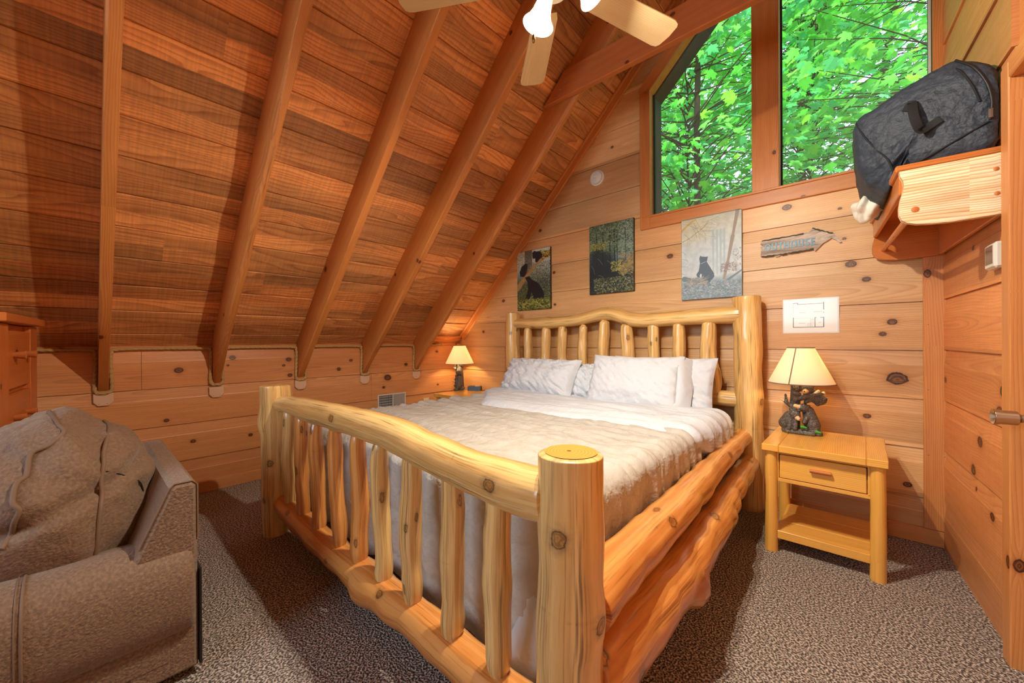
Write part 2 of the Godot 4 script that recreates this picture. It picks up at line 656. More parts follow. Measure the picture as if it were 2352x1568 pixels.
	M.blade = mat(Color(1, 1, 1), 0.45, tex(bi), Vector3(1, 1 / 0.3, 1))
	var li := log_skin(1024, 384, 5, col("e9c380"), col("d6a662"), col("6b5234"), 0.40, 5)
	var lt := tex(li)
	M.log = mat(Color.WHITE, 0.30, lt, Vector3(1, 1, 1))
	M.log.clearcoat_enabled = true
	M.log.clearcoat = 0.6
	M.log.clearcoat_roughness = 0.12
	var lo := log_skin(1024, 384, 9, col("de9d56"), col("c77d3a"), col("7a4420"), 0.32, 6)
	M.log_warm = mat(Color.WHITE, 0.28, tex(lo), Vector3(1, 1, 1))
	M.log_warm.clearcoat_enabled = true
	M.log_warm.clearcoat = 0.6
	M.log_warm.clearcoat_roughness = 0.12
	var end := Image.create(128, 128, false, Image.FORMAT_RGB8)
	for y in 128:
		for x in 128:
			var d := Vector2(x - 60, (y - 66) * 1.15).length()
			var q := 0.5 + 0.5 * sin(d * 0.75 + NZ[y * 512 + x] * 0.02)
			var cc := col("d9a551").lerp(col("b77a30"), q * 0.45)
			if d < 6:
				cc = col("7a4a20")
			end.set_pixel(x, y, cc)
	M.log_end = mat(Color.WHITE, 0.25, tex(end))
	var carpet := noise_tex(0.11, ramp([[0.0, col("2c2622")], [0.34, col("5c5149")], [0.5, col("978b81")], [0.64, col("c2b8af")], [1.0, col("ece6de")]]), 3, 1024, 3)
	M.carpet = mat(Color(1.0, 0.98, 0.97), 1.0, carpet, Vector3(1 / 1.2, 1 / 1.2, 1))
	relief(M.carpet, noise_tex(0.11, null, 3, 1024, 3), 1.2)
	M.suede = mat(Color(1, 1, 1), 0.75, noise_tex(0.05, ramp([[0.0, col("604838")], [0.45, col("7a5f4a")], [0.6, col("83684f")], [1.0, col("a08770")]]), 8, 1024, 6), Vector3(1.6, 1.6, 1.6), true)
	M.suede.rim_enabled = true
	M.suede.rim = 0.5
	M.suede.rim_tint = 0.3
	relief(M.suede, noise_tex(0.06, null, 18, 1024, 6), 0.25)
	M.piping = mat(col("7d6450"), 0.7)
	M.piping_dark = mat(col("1d1815"), 0.9)
	M.duvet = mat(col("bdb9b2"), 0.85, noise_tex(0.02, ramp([[0.0, col("ece7e2")], [1.0, col("ffffff")]]), 14, 256, 3), Vector3(2, 2, 2), true)
	relief(M.duvet, noise_tex(0.012, null, 15, 512, 5), 1.1)
	M.linen = mat(col("cbd0d8"), 0.85)
	relief(M.linen, noise_tex(0.014, null, 16, 512, 4), 0.6)
	M.linen.uv1_triplanar = true
	M.linen.uv1_scale = Vector3(2, 2, 2)
	M.cloth = mat(col("e4dfd0"), 0.9)
	M.bag = mat(col("39424e"), 0.62, noise_tex(0.03, ramp([[0.0, col("b9c0c8")], [1.0, col("ffffff")]]), 33, 256, 4), Vector3(4, 4, 4), true)
	relief(M.bag, noise_tex(0.010, null, 34, 512, 4), 0.9)
	M.strap = mat(col("16181b"), 0.8)
	M.metal = mat(col("b9b4aa"), 0.28)
	M.metal.metallic = 1.0
	M.dark_metal = mat(col("1c1c1e"), 0.5)
	M.brass = mat(col("8d6e3c"), 0.35)
	M.brass.metallic = 1.0
	M.white_paint = mat(col("dfdcd2"), 0.5)
	M.cream = mat(col("e8dfb4"), 0.45)
	M.grey_mesh = mat(col("8c8880"), 0.7)
	M.slot = mat(col("24262a"), 0.8)
	M.black = mat(col("17161a"), 0.35)
	M.rope = mat(col("bd9a63"), 0.9)
	M.shade = mat(col("f2e8d8"), 0.9)
	M.shade.backlight_enabled = true
	M.shade.backlight = Color(1.0, 0.94, 0.86)
	M.glass_shade = mat(col("fbf8f0"), 0.4)
	M.glass_shade.backlight_enabled = true
	M.glass_shade.backlight = Color(1.0, 0.98, 0.93)
	M.bulb = mat(Color.WHITE, 0.4)
	M.bulb.emission_enabled = true
	M.bulb.emission = Color(1.0, 0.86, 0.62)
	M.bulb.emission_energy_multiplier = 3.0
	M.pane = mat(Color(1, 1, 1, 0.04), 0.02)
	M.pane.transparency = BaseMaterial3D.TRANSPARENCY_ALPHA
	M.figure = mat(Color.WHITE, 0.38)
	M.figure.vertex_color_use_as_albedo = true
	relief(M.figure, noise_tex(0.09, null, 40, 256, 4), 0.25)
	M.figure.uv1_triplanar = true
	M.figure.uv1_scale = Vector3(9, 9, 9)
	M.tint = mat(Color.WHITE, 0.6)
	M.tint.vertex_color_use_as_albedo = true
	M.bark = mat(col("4f4a3c"), 0.95)
	M.forest_floor = mat(col("3a5a28"), 1.0)
	for i in 4:
		var lm := mat([col("6cbc66"), col("90d48a"), col("6cbc92"), col("a6da70")][i], 0.42)
		lm.backlight_enabled = true
		lm.backlight = [Color(0.40, 0.85, 0.32), Color(0.55, 0.95, 0.45), Color(0.40, 0.85, 0.55), Color(0.65, 0.98, 0.35)][i]
		M["leaf%d" % i] = lm
	M.grass = mat(col("4d7a2a"), 0.6)
	M.grass.backlight_enabled = true
	M.grass.backlight = Color(0.4, 0.6, 0.2)
	M.reveal = mat(Color(1.0, 1.0, 0.72), 0.5, pt, us)
	M.frame_dark = mat(col("1c211d"), 0.7)
	M.thermo = mat(col("d8d4c8"), 0.35)
	M.screen = mat(col("5d4a3c"), 0.1)
# ---------------------------------------------------------------- the room
const LAP := [[0.0, 0.004], [0.0, 0.019], [0.19, 0.0195], [0.197, 0.0175], [0.262, 0.0105], [0.2722, 0.0095], [0.2722, 0.0]]

# One lapped board: u along, v up, d out of the wall. ul / ur give its ends at a height.
func lap_board(y0: float, top: float, ul: Callable, ur: Callable, o: Vector3, U: Vector3, D: Vector3) -> ArrayMesh:
	var k := Mb.new()
	var a := []
	var b := []
	for p in LAP:
		var y: float = minf(y0 + p[0], top)
		a.append([ul.call(y), y, p[1]])
		b.append([ur.call(y), y, p[1]])
	var P := func(q: Array) -> Vector3: return o + U * q[0] + Vector3.UP * q[1] + D * q[2]
	var W := Vector3.UP
	for i in a.size() - 1:
		if a[i][1] == a[i + 1][1] and a[i][2] == a[i + 1][2]:
			continue
		var dy: float = a[i + 1][1] - a[i][1]
		var dd: float = a[i + 1][2] - a[i][2]
		var nn := (D * dy - Vector3.UP * dd).normalized()
		var first := k.v.size()
		for q in [a[i], b[i], b[i + 1], a[i + 1]]:
			k.add(P.call(q), nn, Vector2(q[0], q[1]))
		k.tri(first, first + 1, first + 2)
		k.tri(first, first + 2, first + 3)
	for s in [[a, -1.0], [b, 1.0]]:
		var first := k.v.size()
		for q in s[0]:
			k.add(P.call(q), U * s[1], Vector2(q[0] + q[2], q[1]))
		var base := k.add(P.call([s[0][0][0], s[0][0][1], 0.0]), U * s[1], Vector2(s[0][0][0], s[0][0][1]))
		for i in s[0].size() - 1:
			k.tri(base, first + i, first + i + 1)
	return k.mesh()

func slab(k: Mb, c: Array) -> void:      # eight corners: four below, four above, both in order
	var mid := Vector3.ZERO
	for p in c:
		mid += p / 8.0
	for f in [[0, 1, 2, 3], [4, 5, 6, 7], [0, 1, 5, 4], [1, 2, 6, 5], [2, 3, 7, 6], [3, 0, 4, 7]]:
		k.face([c[f[0]], c[f[1]], c[f[2]], c[f[3]]], mid, Vector3(0.7, 0.1, 0.7), Vector3(0, 1, 0))

func at_right(u: float, y := 0.0, d := 0.0) -> Vector3:     # a point on the partition at the right
	return Vector3(4.105, y, 0) + Vector3(0.0797, 0, 0.9968) * u + Vector3(-0.9968, 0, 0.0797) * d

func setting() -> void:
	# floor
	var fl := struct("floor", Vector3.ZERO, "brown and grey flecked cut pile carpet over the whole floor", "carpet")
	obj("carpet_surface", carpet_mesh(), M.carpet, fl)
	obj("subfloor", box_mesh(Vector3(2.3, -0.12, 3.0), Vector3(5.6, 0.2, 6.6), 0.0), M.trim, fl)

	# gable wall
	var wf := struct("wall_gable", Vector3.ZERO, "honey pine gable wall of wide lapped boards behind the log headboard", "wall")
	var zz := Transform3D()
	var k := Mb.new()
	k.prism(PackedVector2Array([Vector2(-0.12, -0.3), Vector2(5.4, -0.3), Vector2(5.4, 2.12), Vector2(-0.12, 2.12)]), 0.0, -0.15, zz)
	for s in [1.0, -1.0]:
		var pl := PackedVector2Array()
		for p in [[0.75, 2.12], [2.43, 2.12], [2.43, 3.19], [3.27, 4.03], [3.27, 4.52], [3.15, 4.52]]:
			pl.append(Vector2(p[0] if s > 0 else 2 * RIDGE_X - p[0], p[1]))
		k.prism(pl, 0.0, -0.15, zz)
	obj("backing", k.mesh(), M.trim, wf)
	var zero := func(_y: float) -> float: return 0.0
	var roof_l := func(y: float) -> float: return maxf(0.0, y - ROOF_Y + 0.012)
	var full := func(_y: float) -> float: return 4.11
	var casing := func(y: float) -> float: return maxf(2.40, y - 0.872)
	var c240 := func(_y: float) -> float: return 2.40
	for i in 16:
		var y0 := -0.021 + i * BOARD
		if y0 > 4.2:
			break
		if i < 7:
			obj("plank", lap_board(maxf(y0, -0.02), 9.0, roof_l, full, Vector3.ZERO, Vector3.RIGHT, Vector3.BACK), M.gable, wf)
		elif i == 7:
			obj("plank", lap_board(y0, 9.0, roof_l, c240, Vector3.ZERO, Vector3.RIGHT, Vector3.BACK), M.gable, wf)
			obj("plank", lap_board(y0, 2.15, c240, full, Vector3.ZERO, Vector3.RIGHT, Vector3.BACK), M.gable, wf)
		else:
			obj("plank", lap_board(y0, 9.0, roof_l, casing, Vector3.ZERO, Vector3.RIGHT, Vector3.BACK), M.gable, wf)
	# right edge board of the gable wall and the baseboard
	var tr := struct("trim_1", Vector3.ZERO, "upright pale pine trim board beside the corner at the right", "trim board")
	obj("trim_board", box_mesh(Vector3(4.062, 0.98, 0.031), Vector3(0.098, 1.76, 0.022), 0.003, Basis(Vector3(0, 1, 0), Vector3(-1, 0, 0), Vector3(0, 0, 1))) if false else upright(4.012, 4.108, 0.09, 1.66, 0.020, 0.042), M.trim, tr)
	for y in [0.14, 0.5, 0.86, 1.22, 1.55]:
		for x in [4.03, 4.09]:
			obj("nail", ball(Vector3(x, y, 0.0425), 0.0028), M.metal, tr)
	var bb := struct("baseboard_gable", Vector3.ZERO, "low pine baseboard along the gable wall behind the bed", "baseboard")
	obj("baseboard_strip", box_mesh(Vector3(2.05, 0.044, 0.029), Vector3(4.08, 0.088, 0.02), 0.003), M.trim, bb)

	# knee wall
	var wk := struct("wall_knee", Vector3.ZERO, "low reddish pine plank wall under the sloping ceiling", "wall")
	k = Mb.new()
	slab(k, [Vector3(-0.12, -0.2, -0.15), Vector3(0, -0.2, -0.15), Vector3(0, -0.2, 6.2), Vector3(-0.12, -0.2, 6.2), Vector3(-0.12, 1.10, -0.15), Vector3(0, 1.12, -0.15), Vector3(0, 1.12, 6.2), Vector3(-0.12, 1.10, 6.2)])
	obj("backing", k.mesh(), M.trim, wk)
	var joints := [[0.0, 1.9, 6.15], [0.0, 1.55, 6.15], [0.0, 1.185, 3.4, 6.15], [0.0, 2.9, 6.15]]
	for i in 4:
		var js: Array = joints[i]
		for j in js.size() - 1:
			var a: float = js[j] + 0.001
			var b: float = js[j + 1] - 0.001
			var fa := func(_y: float) -> float: return a
			var fb := func(_y: float) -> float: return b
			obj("plank", lap_board(-0.008 + i * BOARD, 1.105, fa, fb, Vector3.ZERO, Vector3.BACK, Vector3.RIGHT), M.knee, wk)
	var bk := struct("baseboard_knee", Vector3.ZERO, "pine baseboard at the foot of the knee wall left of the bed", "baseboard")
	obj("baseboard_strip", box_mesh(Vector3(0.029, 0.044, 3.1), Vector3(0.02, 0.088, 6.0), 0.003), M.knee, bk)
	var tc := struct("trim_2", Vector3.ZERO, "slim upright corner post behind the far bedside lamp", "trim board")
	obj("corner_post", box_mesh(Vector3(0.038, 0.56, 0.052), Vector3(0.04, 1.10, 0.06), 0.004), M.trim, tc)

	# partition on the right with its doorway
	var wr := struct("wall_right", Vector3.ZERO, "orange pine wall of wide lapped boards at the right of the photo", "wall")
	k = Mb.new()
	var top := func(p: Vector3) -> Vector3: return Vector3(p.x, 7.75 - p.x, p.z)
	for seg in [[-0.02, 0.97, 0.0], [1.86, 6.15, 0.0], [0.97, 1.86, 2.05]]:
		var q := [at_right(seg[0], seg[2] - 0.02), at_right(seg[0], seg[2] - 0.02, -0.10), at_right(seg[1], seg[2] - 0.02, -0.10), at_right(seg[1], seg[2] - 0.02)]
		slab(k, [q[0], q[1], q[2], q[3], top.call(q[0]), top.call(q[1]), top.call(q[2]), top.call(q[3])])
	obj("backing", k.mesh(), M.trim, wr)
	var r0 := func(_y: float) -> float: return 0.022
	var r1 := func(_y: float) -> float: return 0.95
	for i in 13:
		obj("plank", lap_board(-0.016 + i * BOARD, 3.55, r0, r1, Vector3(4.105, 0, 0), Vector3(0.0797, 0, 0.9968), Vector3(-0.9968, 0, 0.0797)), M.right, wr)
	var rb := Basis(Vector3(-0.9968, 0, 0.0797), Vector3.UP, Vector3(0.0797, 0, 0.9968))
	var dn := struct("door_1", Vector3.ZERO, "plank door at the right edge with a brushed steel knob", "door")
	obj("casing", box_mesh(at_right(0.985, 1.04, 0.022), Vector3(0.045, 2.12, 0.07), 0.004, rb), M.trim, dn)
	obj("casing", box_mesh(at_right(1.895, 1.04, 0.022), Vector3(0.045, 2.12, 0.07), 0.004, rb), M.trim, dn)
	obj("casing", box_mesh(at_right(1.44, 2.075, 0.022), Vector3(0.045, 0.07, 0.84), 0.004, rb), M.trim, dn)
	for i in 6:
		obj("plank", box_mesh(at_right(1.09 + i * 0.14, 1.02, -0.02), Vector3(0.04, 2.02, 0.138), 0.004, rb), M.right, dn)
	var hk := Mb.new()
	var hb := Basis(Vector3(0, 1, 0), Vector3(-0.9968, 0, 0.0797), Vector3(0.0797, 0, 0.9968))
	var prof := []
	for p in [[0.0, 0.0], [0.032, 0.0], [0.033, 0.006], [0.026, 0.010], [0.0135, 0.013], [0.012, 0.040], [0.0135, 0.043], [0.0135, 0.047], [0.020, 0.050], [0.023, 0.053], [0.0235, 0.088], [0.027, 0.102], [0.0262, 0.105], [0.016, 0.098], [0.005, 0.092], [0.0045, 0.095], [0.0, 0.095]]:
		prof.append(Vector2(p[0], p[1]))
	hk.lathe(at_right(1.115, 0.878, 0.0), prof, 32, hb)
	obj("handle", hk.mesh(), M.metal, dn, "brushed steel door knob with a dished end")

	# wall behind the camera and the far side, so that the room is closed
	var wb := struct("wall_back", Vector3.ZERO, "pine end wall behind the photographer", "wall")
	k = Mb.new()
	for seg in [[-0.12, 1.15, -0.2, 4.6], [3.45, 5.4, -0.2, 4.6], [1.15, 3.45, -0.2, 1.42], [1.15, 3.45, 3.18, 4.6]]:
		k.box(Vector3((seg[0] + seg[1]) / 2, (seg[2] + seg[3]) / 2, 6.22), Vector3(seg[1] - seg[0], seg[3] - seg[2], 0.14), 0.0)
	obj("backing", k.mesh(), M.knee, wb)
	var wn := struct("window_2", Vector3.ZERO, "wide window in the end wall behind the photographer", "window")
	obj("pane", box_mesh(Vector3(2.3, 2.3, 6.20), Vector3(2.3, 1.76, 0.006), 0.0), M.pane, wn)

	ceiling()
	rope_and_caps()

func upright(x0: float, x1: float, y0: float, y1: float, z0: float, z1: float) -> ArrayMesh:
	var k := Mb.new()
	k.off = Vector2(rng.randf(), rng.randf())
	k.box(Vector3((x0 + x1) / 2, (y0 + y1) / 2, (z0 + z1) / 2), Vector3(x1 - x0, y1 - y0, z1 - z0), 0.003)
	return k.mesh()

func ball(at: Vector3, r: float, flat := 1.0) -> ArrayMesh:
	var k := Mb.new()
	var prof := []
	for i in 9:
		var a := PI * i / 8.0
		prof.append(Vector2(maxf(sin(a), 0.001) * r, -cos(a) * r * flat))
	k.lathe(at, prof, 12)
	return k.mesh()

func carpet_mesh() -> ArrayMesh:
	var k := Mb.new()
	var rows := []
	var uvs := []
	var f := FastNoiseLite.new()
	f.frequency = 2.0
	for i in 61:
		var row := PackedVector3Array()
		var ur := PackedVector2Array()
		for j in 51:
			var x := 0.0 + j * 0.092
			var z := 0.0 + i * 0.102
			row.append(Vector3(x, f.get_noise_2d(x, z) * 0.0025, z))
			ur.append(Vector2(x, z))
		rows.append(row)
		uvs.append(ur)
	k.grid(rows, false, uvs, [], true)
	return k.mesh()

const S2 := 0.70710678

func slope(s: float, d: float, z: float) -> Vector3:      # along the left roof slope, d below its boards
	return Vector3(s * S2 + d * S2, ROOF_Y + s * S2 - d * S2, z)

func ceiling() -> void:
	var ce := struct("ceiling", Vector3.ZERO, "steep sloping ceiling of orange rough sawn boards between dark rafters", "ceiling")
	var k := Mb.new()
	slab(k, [slope(-0.3, -0.10, -0.5), slope(-0.3, -0.012, -0.5), slope(-0.3, -0.012, 6.4), slope(-0.3, -0.10, 6.4), slope(4.63, -0.10, -0.5), slope(4.63, -0.012, -0.5), slope(4.63, -0.012, 6.4), slope(4.63, -0.10, 6.4)])
	var m := func(p: Vector3) -> Vector3: return Vector3(2 * RIDGE_X - p.x, p.y, p.z)
	slab(k, [m.call(slope(1.0, -0.10, -0.5)), m.call(slope(1.0, 0.0, -0.5)), m.call(slope(1.0, 0.0, 6.4)), m.call(slope(1.0, -0.10, 6.4)), m.call(slope(4.63, -0.10, -0.5)), m.call(slope(4.63, 0.0, -0.5)), m.call(slope(4.63, 0.0, 6.4)), m.call(slope(4.63, -0.10, 6.4))])
	obj("roof_deck", k.mesh(), M.rafter, ce)
	for i in 23:
		var s0 := -0.1095 + i * 0.2105 + 0.0020
		var s1 := s0 + 0.2105 - 0.0036
		if s1 > 4.62:
			break
		if i == 0:
			s0 = -0.03
		var d := rng.randf_range(-0.0015, 0.0015)
		k = Mb.new()
		var pr := [[s0, -0.012], [s0, -0.004 + d], [s0 + 0.007, d], [s1 - 0.003, d + 0.0015], [s1, d - 0.004], [s1, -0.012]]
		for j in pr.size() - 1:
			var a: Array = pr[j]
			var b: Array = pr[j + 1]
			var first := k.v.size()
			var e: Vector3 = slope(b[0], b[1], 0) - slope(a[0], a[1], 0)
			var nn := e.cross(Vector3.BACK).normalized()
			if nn.dot(Vector3(S2, -S2, 0)) < -0.1:
				nn = -nn
			for q in [[a, 0.0], [b, 0.0], [b, 6.15], [a, 6.15]]:
				k.add(slope(q[0][0], q[0][1], q[1]), nn, Vector2(q[1] * (1.0 if i % 2 else -1.0) + i * 0.71, q[0][0]))
			k.tri(first, first + 1, first + 2)
			k.tri(first, first + 2, first + 3)
		obj("plank", k.mesh(), M.roof, ce)
	# rafters
	var zs := [3.085, 2.477, 1.866, 1.262, 0.652, 3.69, 4.30, 4.91, 5.52]
	var wane := [0.004, 0.026, 0.006, 0.008, 0.016, 0.004, 0.01, 0.004, 0.01]
	for i in zs.size():
		obj("rafter", rafter(zs[i], 0.0245, 0.232, wane[i], i), M.rafter, ce)
	# collar tie bolted to the rafter nearest the window
	k = Mb.new()
	k.off = Vector2(0.2, 0.1)
	var tb := PackedVector2Array()
	for p in [[1.895, 2.985], [4.645, 2.985], [4.445, 3.185], [2.095, 3.185]]:
		tb.append(Vector2(p[0], p[1]))
	k.prism(tb, 0.678, 0.722, Transform3D(), 0.004)
	var be := obj("collar_beam", k.mesh(), M.beam, ce)
	for p in [[2.02, 3.02], [2.10, 3.09], [2.06, 3.05], [2.75, 3.07], [2.80, 3.15]]:
		obj("bolt_head", ball(Vector3(p[0], p[1], 0.7225), 0.008, 0.35), M.metal, be)
	# rake trim where the slope meets the gable
	var rk := struct("trim_3", Vector3.ZERO, "slanting pine trim strip where the sloping ceiling meets the gable wall", "trim board")
	k = Mb.new()
	var b := Basis(Vector3(S2, S2, 0), Vector3(-S2, S2, 0), Vector3.BACK)
	k.box(slope(2.36, 0.036, 0.031), Vector3(4.5, 0.066, 0.024), 0.003, b)
	obj("trim_board", k.mesh(), M.trim, rk)
	k = Mb.new()
	k.box(slope(2.36, 0.010, 0.054), Vector3(4.5, 0.02, 0.022), 0.003, b)
	obj("cove_strip", k.mesh(), M.trim, rk)

func rafter(z: float, half: float, depth: float, wane: float, seed_: int) -> ArrayMesh:
	var k := Mb.new()
	k.off = Vector2(seed_ * 0.37, seed_ * 0.21)
	var f := FastNoiseLite.new()
	f.seed = seed_ + 3
	f.frequency = 1.1
	f.fractal_octaves = 2
	var rings := []
	var n := 48
	for i in n + 1:
		var s := lerpf(0.0, 4.62, float(i) / n)
		var w1 := clampf(wane * (0.6 + 1.6 * f.get_noise_2d(s, 0.0)), 0.003, 0.04)
		var w2 := clampf(wane * 0.5 * (0.6 + 1.6 * f.get_noise_2d(s, 9.0)), 0.003, 0.03)
		var dz := f.get_noise_2d(s, 5.0) * 0.006
		var dd := f.get_noise_2d(s, 15.0) * 0.005
		var ring := []
		for c in [[half, 0.0], [half, depth - w1 * 1.6 + dd], [half - w1 * 0.4 + dz, depth - w1 * 0.5 + dd], [half - w1 + dz, depth + dd], [-half + w2 + dz, depth + dd], [-half, depth - w2 + dd], [-half, 0.0]]:
			var p := slope(s, c[1], z + c[0])
			if p.x < 0.020 or i == 0:          # plumb cut against the knee wall
				var q := maxf(p.x, 0.020)
				p = Vector3(0.020, (ROOF_Y + 0.02 - c[1] * 2 * S2) if i == 0 else p.y - (p.x - q), p.z)
			ring.append(p)
		rings.append(ring)
	for j in 6:
		for i in n:
			var a: Vector3 = rings[i][j]
			var b2: Vector3 = rings[i][j + 1]
			var c2: Vector3 = rings[i + 1][j + 1]
			var d2: Vector3 = rings[i + 1][j]
			var mid := slope((i + 0.5) * 4.62 / n, depth * 0.5, z)
			k.face([a, b2, c2, d2], mid, Vector3(S2, S2, 0), Vector3(S2 * 0.8, -S2 * 0.8, 1.0))
	var e: Array = rings[0]
	k.face([e[0], e[1], e[5], e[6]], slope(1.0, 0.1, z), Vector3(0, 1, 0), Vector3(0, 0, 1))
	k.face([e[1], e[2], e[4], e[5]], slope(1.0, 0.1, z), Vector3(0, 1, 0), Vector3(0, 0, 1))
	return k.mesh()

func rope_and_caps() -> void:
	var zs := [3.085, 2.477, 1.866, 1.262, 0.652]
	var where := ["nearest the dresser and lowest in front of the sofa cushion", "second from the dresser, above the sofa back", "middle one of the five, left of the footboard post top rail", "second from the far corner, above the wall grille", "nearest the far bedside lamp"]
	for i in 5:
		var y: float = [0.725, 0.715, 0.718, 0.716, 0.722][i]
		var o := thing("rafter_cap", "small pale clipped-corner wood block under the rafter end " + ["nearest the dresser", "second from the dresser", "in the middle of the five", "above the white wall grille", "nearest the far bedside lamp"][i], "wood block", Vector3(0.0195, y, zs[i]), 0.0, "wood blocks under the rafter ends")
		var k := Mb.new()
		var pl := PackedVector2Array()
		for p in [[-0.047, 0.083], [-0.047, 0.026], [-0.024, 0.0], [0.024, 0.0], [0.047, 0.026], [0.047, 0.083]]:
			pl.append(Vector2(p[0], p[1]))
		k.prism(pl, 0.0, 0.016, Transform3D(Basis(Vector3(0, 0, -1), Vector3.UP, Vector3(1, 0, 0)), Vector3.ZERO), 0.003)
		obj("block", k.mesh(), M.cap, o)
		for s in [-0.018, 0.020]:
			obj("nail", ball(Vector3(0.0165, 0.014, s), 0.002), M.dark_metal, o)
	var path := []
	path.append(Vector3(0.032, 1.098, 3.62))
	for i in 5:
		var z: float = zs[i]
		var lo := 0.820 + 0.006 * sin(i * 2.0)
		path.append_array([Vector3(0.032, 1.100, z + 0.25), Vector3(0.032, 1.096, z + 0.065), Vector3(0.032, 1.07, z + 0.037), Vector3(0.031, 0.95, z + 0.036), Vector3(0.033, lo + 0.03, z + 0.040), Vector3(0.036, lo - 0.005, z + 0.030), Vector3(0.040, lo - 0.010, z), Vector3(0.036, lo - 0.003, z - 0.030), Vector3(0.033, lo + 0.03, z - 0.040), Vector3(0.031, 0.95, z - 0.036), Vector3(0.032, 1.07, z - 0.037), Vector3(0.032, 1.097, z - 0.065)])
		path.append(Vector3(0.032, 1.101, z - 0.28))
	path.append(Vector3(0.032, 1.104, 0.30))
	var pts := spline(path, 26)
	var rows := []
	var run := 0.0
	var side := Vector3(1, 0, 0)
	for i in pts.size():
		var t: Vector3 = (pts[mini(i + 1, pts.size() - 1)] - pts[maxi(i - 1, 0)]).normalized()
		side = (Vector3(1, 0, 0) - t * t.x).normalized()
		var up := t.cross(side)
		if i:
			run += pts[i].distance_to(pts[i - 1])
		var row := PackedVector3Array()
		for j in 12:
			var a := TAU * j / 12.0
			var r := 0.0098 * (1.0 + 0.26 * cos(3.0 * a - run * 190.0))
			row.append(pts[i] + (side * cos(a) + up * sin(a)) * r)
		rows.append(row)
	var k2 := Mb.new()
	k2.grid(rows, true)
	tag(obj("rope_trim", k2.mesh(), M.rope), "twisted natural rope running along the knee wall top and looping under each rafter end", "rope")
# ---------------------------------------------------------------- window and forest
func window_and_trees() -> void:
	var w := struct("window_1", Vector3.ZERO, "tall gable window with slanting top looking into green maple trees", "window")
	var zc := 0.031
	obj("casing", upright(2.383, 2.468, 2.064, 3.20, 0.018, 0.043), M.window_board, w)
	obj("sill_board", upright(2.383, 4.10, 2.060, 2.150, 0.018, 0.040), M.window_board, w)
	obj("sill_ledge", upright(2.40, 4.10, 2.150, 2.166, 0.0, 0.046), M.window_board, w)
	obj("casing", upright(4.052, 4.122, 2.15, 3.62, 0.018, 0.040), M.window_board, w)
	obj("mullion", upright(3.192, 3.350, 2.164, 3.95, -0.05, 0.040), M.window_board, w)
	var rake := Basis(Vector3(S2, S2, 0), Vector3(-S2, S2, 0), Vector3.BACK)
	for s in [0, 1]:
		var k := Mb.new()
		k.off = Vector2(0.3 + s, 0.2)
		var at := Vector3(2.452 + 0.40, 3.177 + 0.40, zc) + rake.y * 0.045
		k.box(at if s == 0 else Vector3(2 * RIDGE_X - at.x, at.y, at.z), Vector3(1.18, 0.095, 0.024), 0.003, rake if s == 0 else Basis(Vector3(-S2, S2, 0), Vector3(-S2, -S2, 0), Vector3.BACK))
		obj("casing", k.mesh(), M.window_board, w)
	# reveals: pale wood inside the glass, dark frame outside it
	for part in [["reveal", 0.018, -0.05, 0.0, M.reveal], ["outer_frame", -0.062, -0.21, 0.006, M.frame_dark]]:
		var inset: float = part[3]
		var pts := [Vector2(2.462 + inset, 2.162), Vector2(2.462 + inset, 3.187 - inset), Vector2(3.27, 3.995 - inset * 1.4), Vector2(4.058 - inset, 3.207 - inset), Vector2(4.058 - inset, 2.162)]
		for i in 5:
			var a: Vector2 = pts[i]
			var b: Vector2 = pts[(i + 1) % 5]
			var d := (b - a).normalized()
			var out := Vector2(-d.y, d.x) * 0.03
			var k := Mb.new()
			var c := []
			for z in [part[1], part[2]]:
				for p in [a, b, b + out, a + out]:
					c.append(Vector3(p.x, p.y, z))
			slab(k, c)
			obj(part[0], k.mesh(), part[4], w)
	for seg in [[[2.462, 2.16], [3.24, 2.16], [3.24, 3.965], [2.462, 3.187]], [[3.30, 2.16], [4.058, 2.16], [4.058, 3.207], [3.30, 3.965]]]:
		var k := Mb.new()
		var pl := PackedVector2Array()
		for p in seg:
			pl.append(Vector2(p[0], p[1]))
		k.prism(pl, -0.053, -0.059)
		obj("pane", k.mesh(), M.pane, w)
	for x in [2.472, 3.186, 3.354, 4.048]:
		obj("pane_bead", upright(x - 0.006, x + 0.006, 2.16, 3.19 if (x < 3 or x > 4) else 3.88, -0.052, -0.038), M.white_paint if x > 4 else M.frame_dark, w)

	forest()

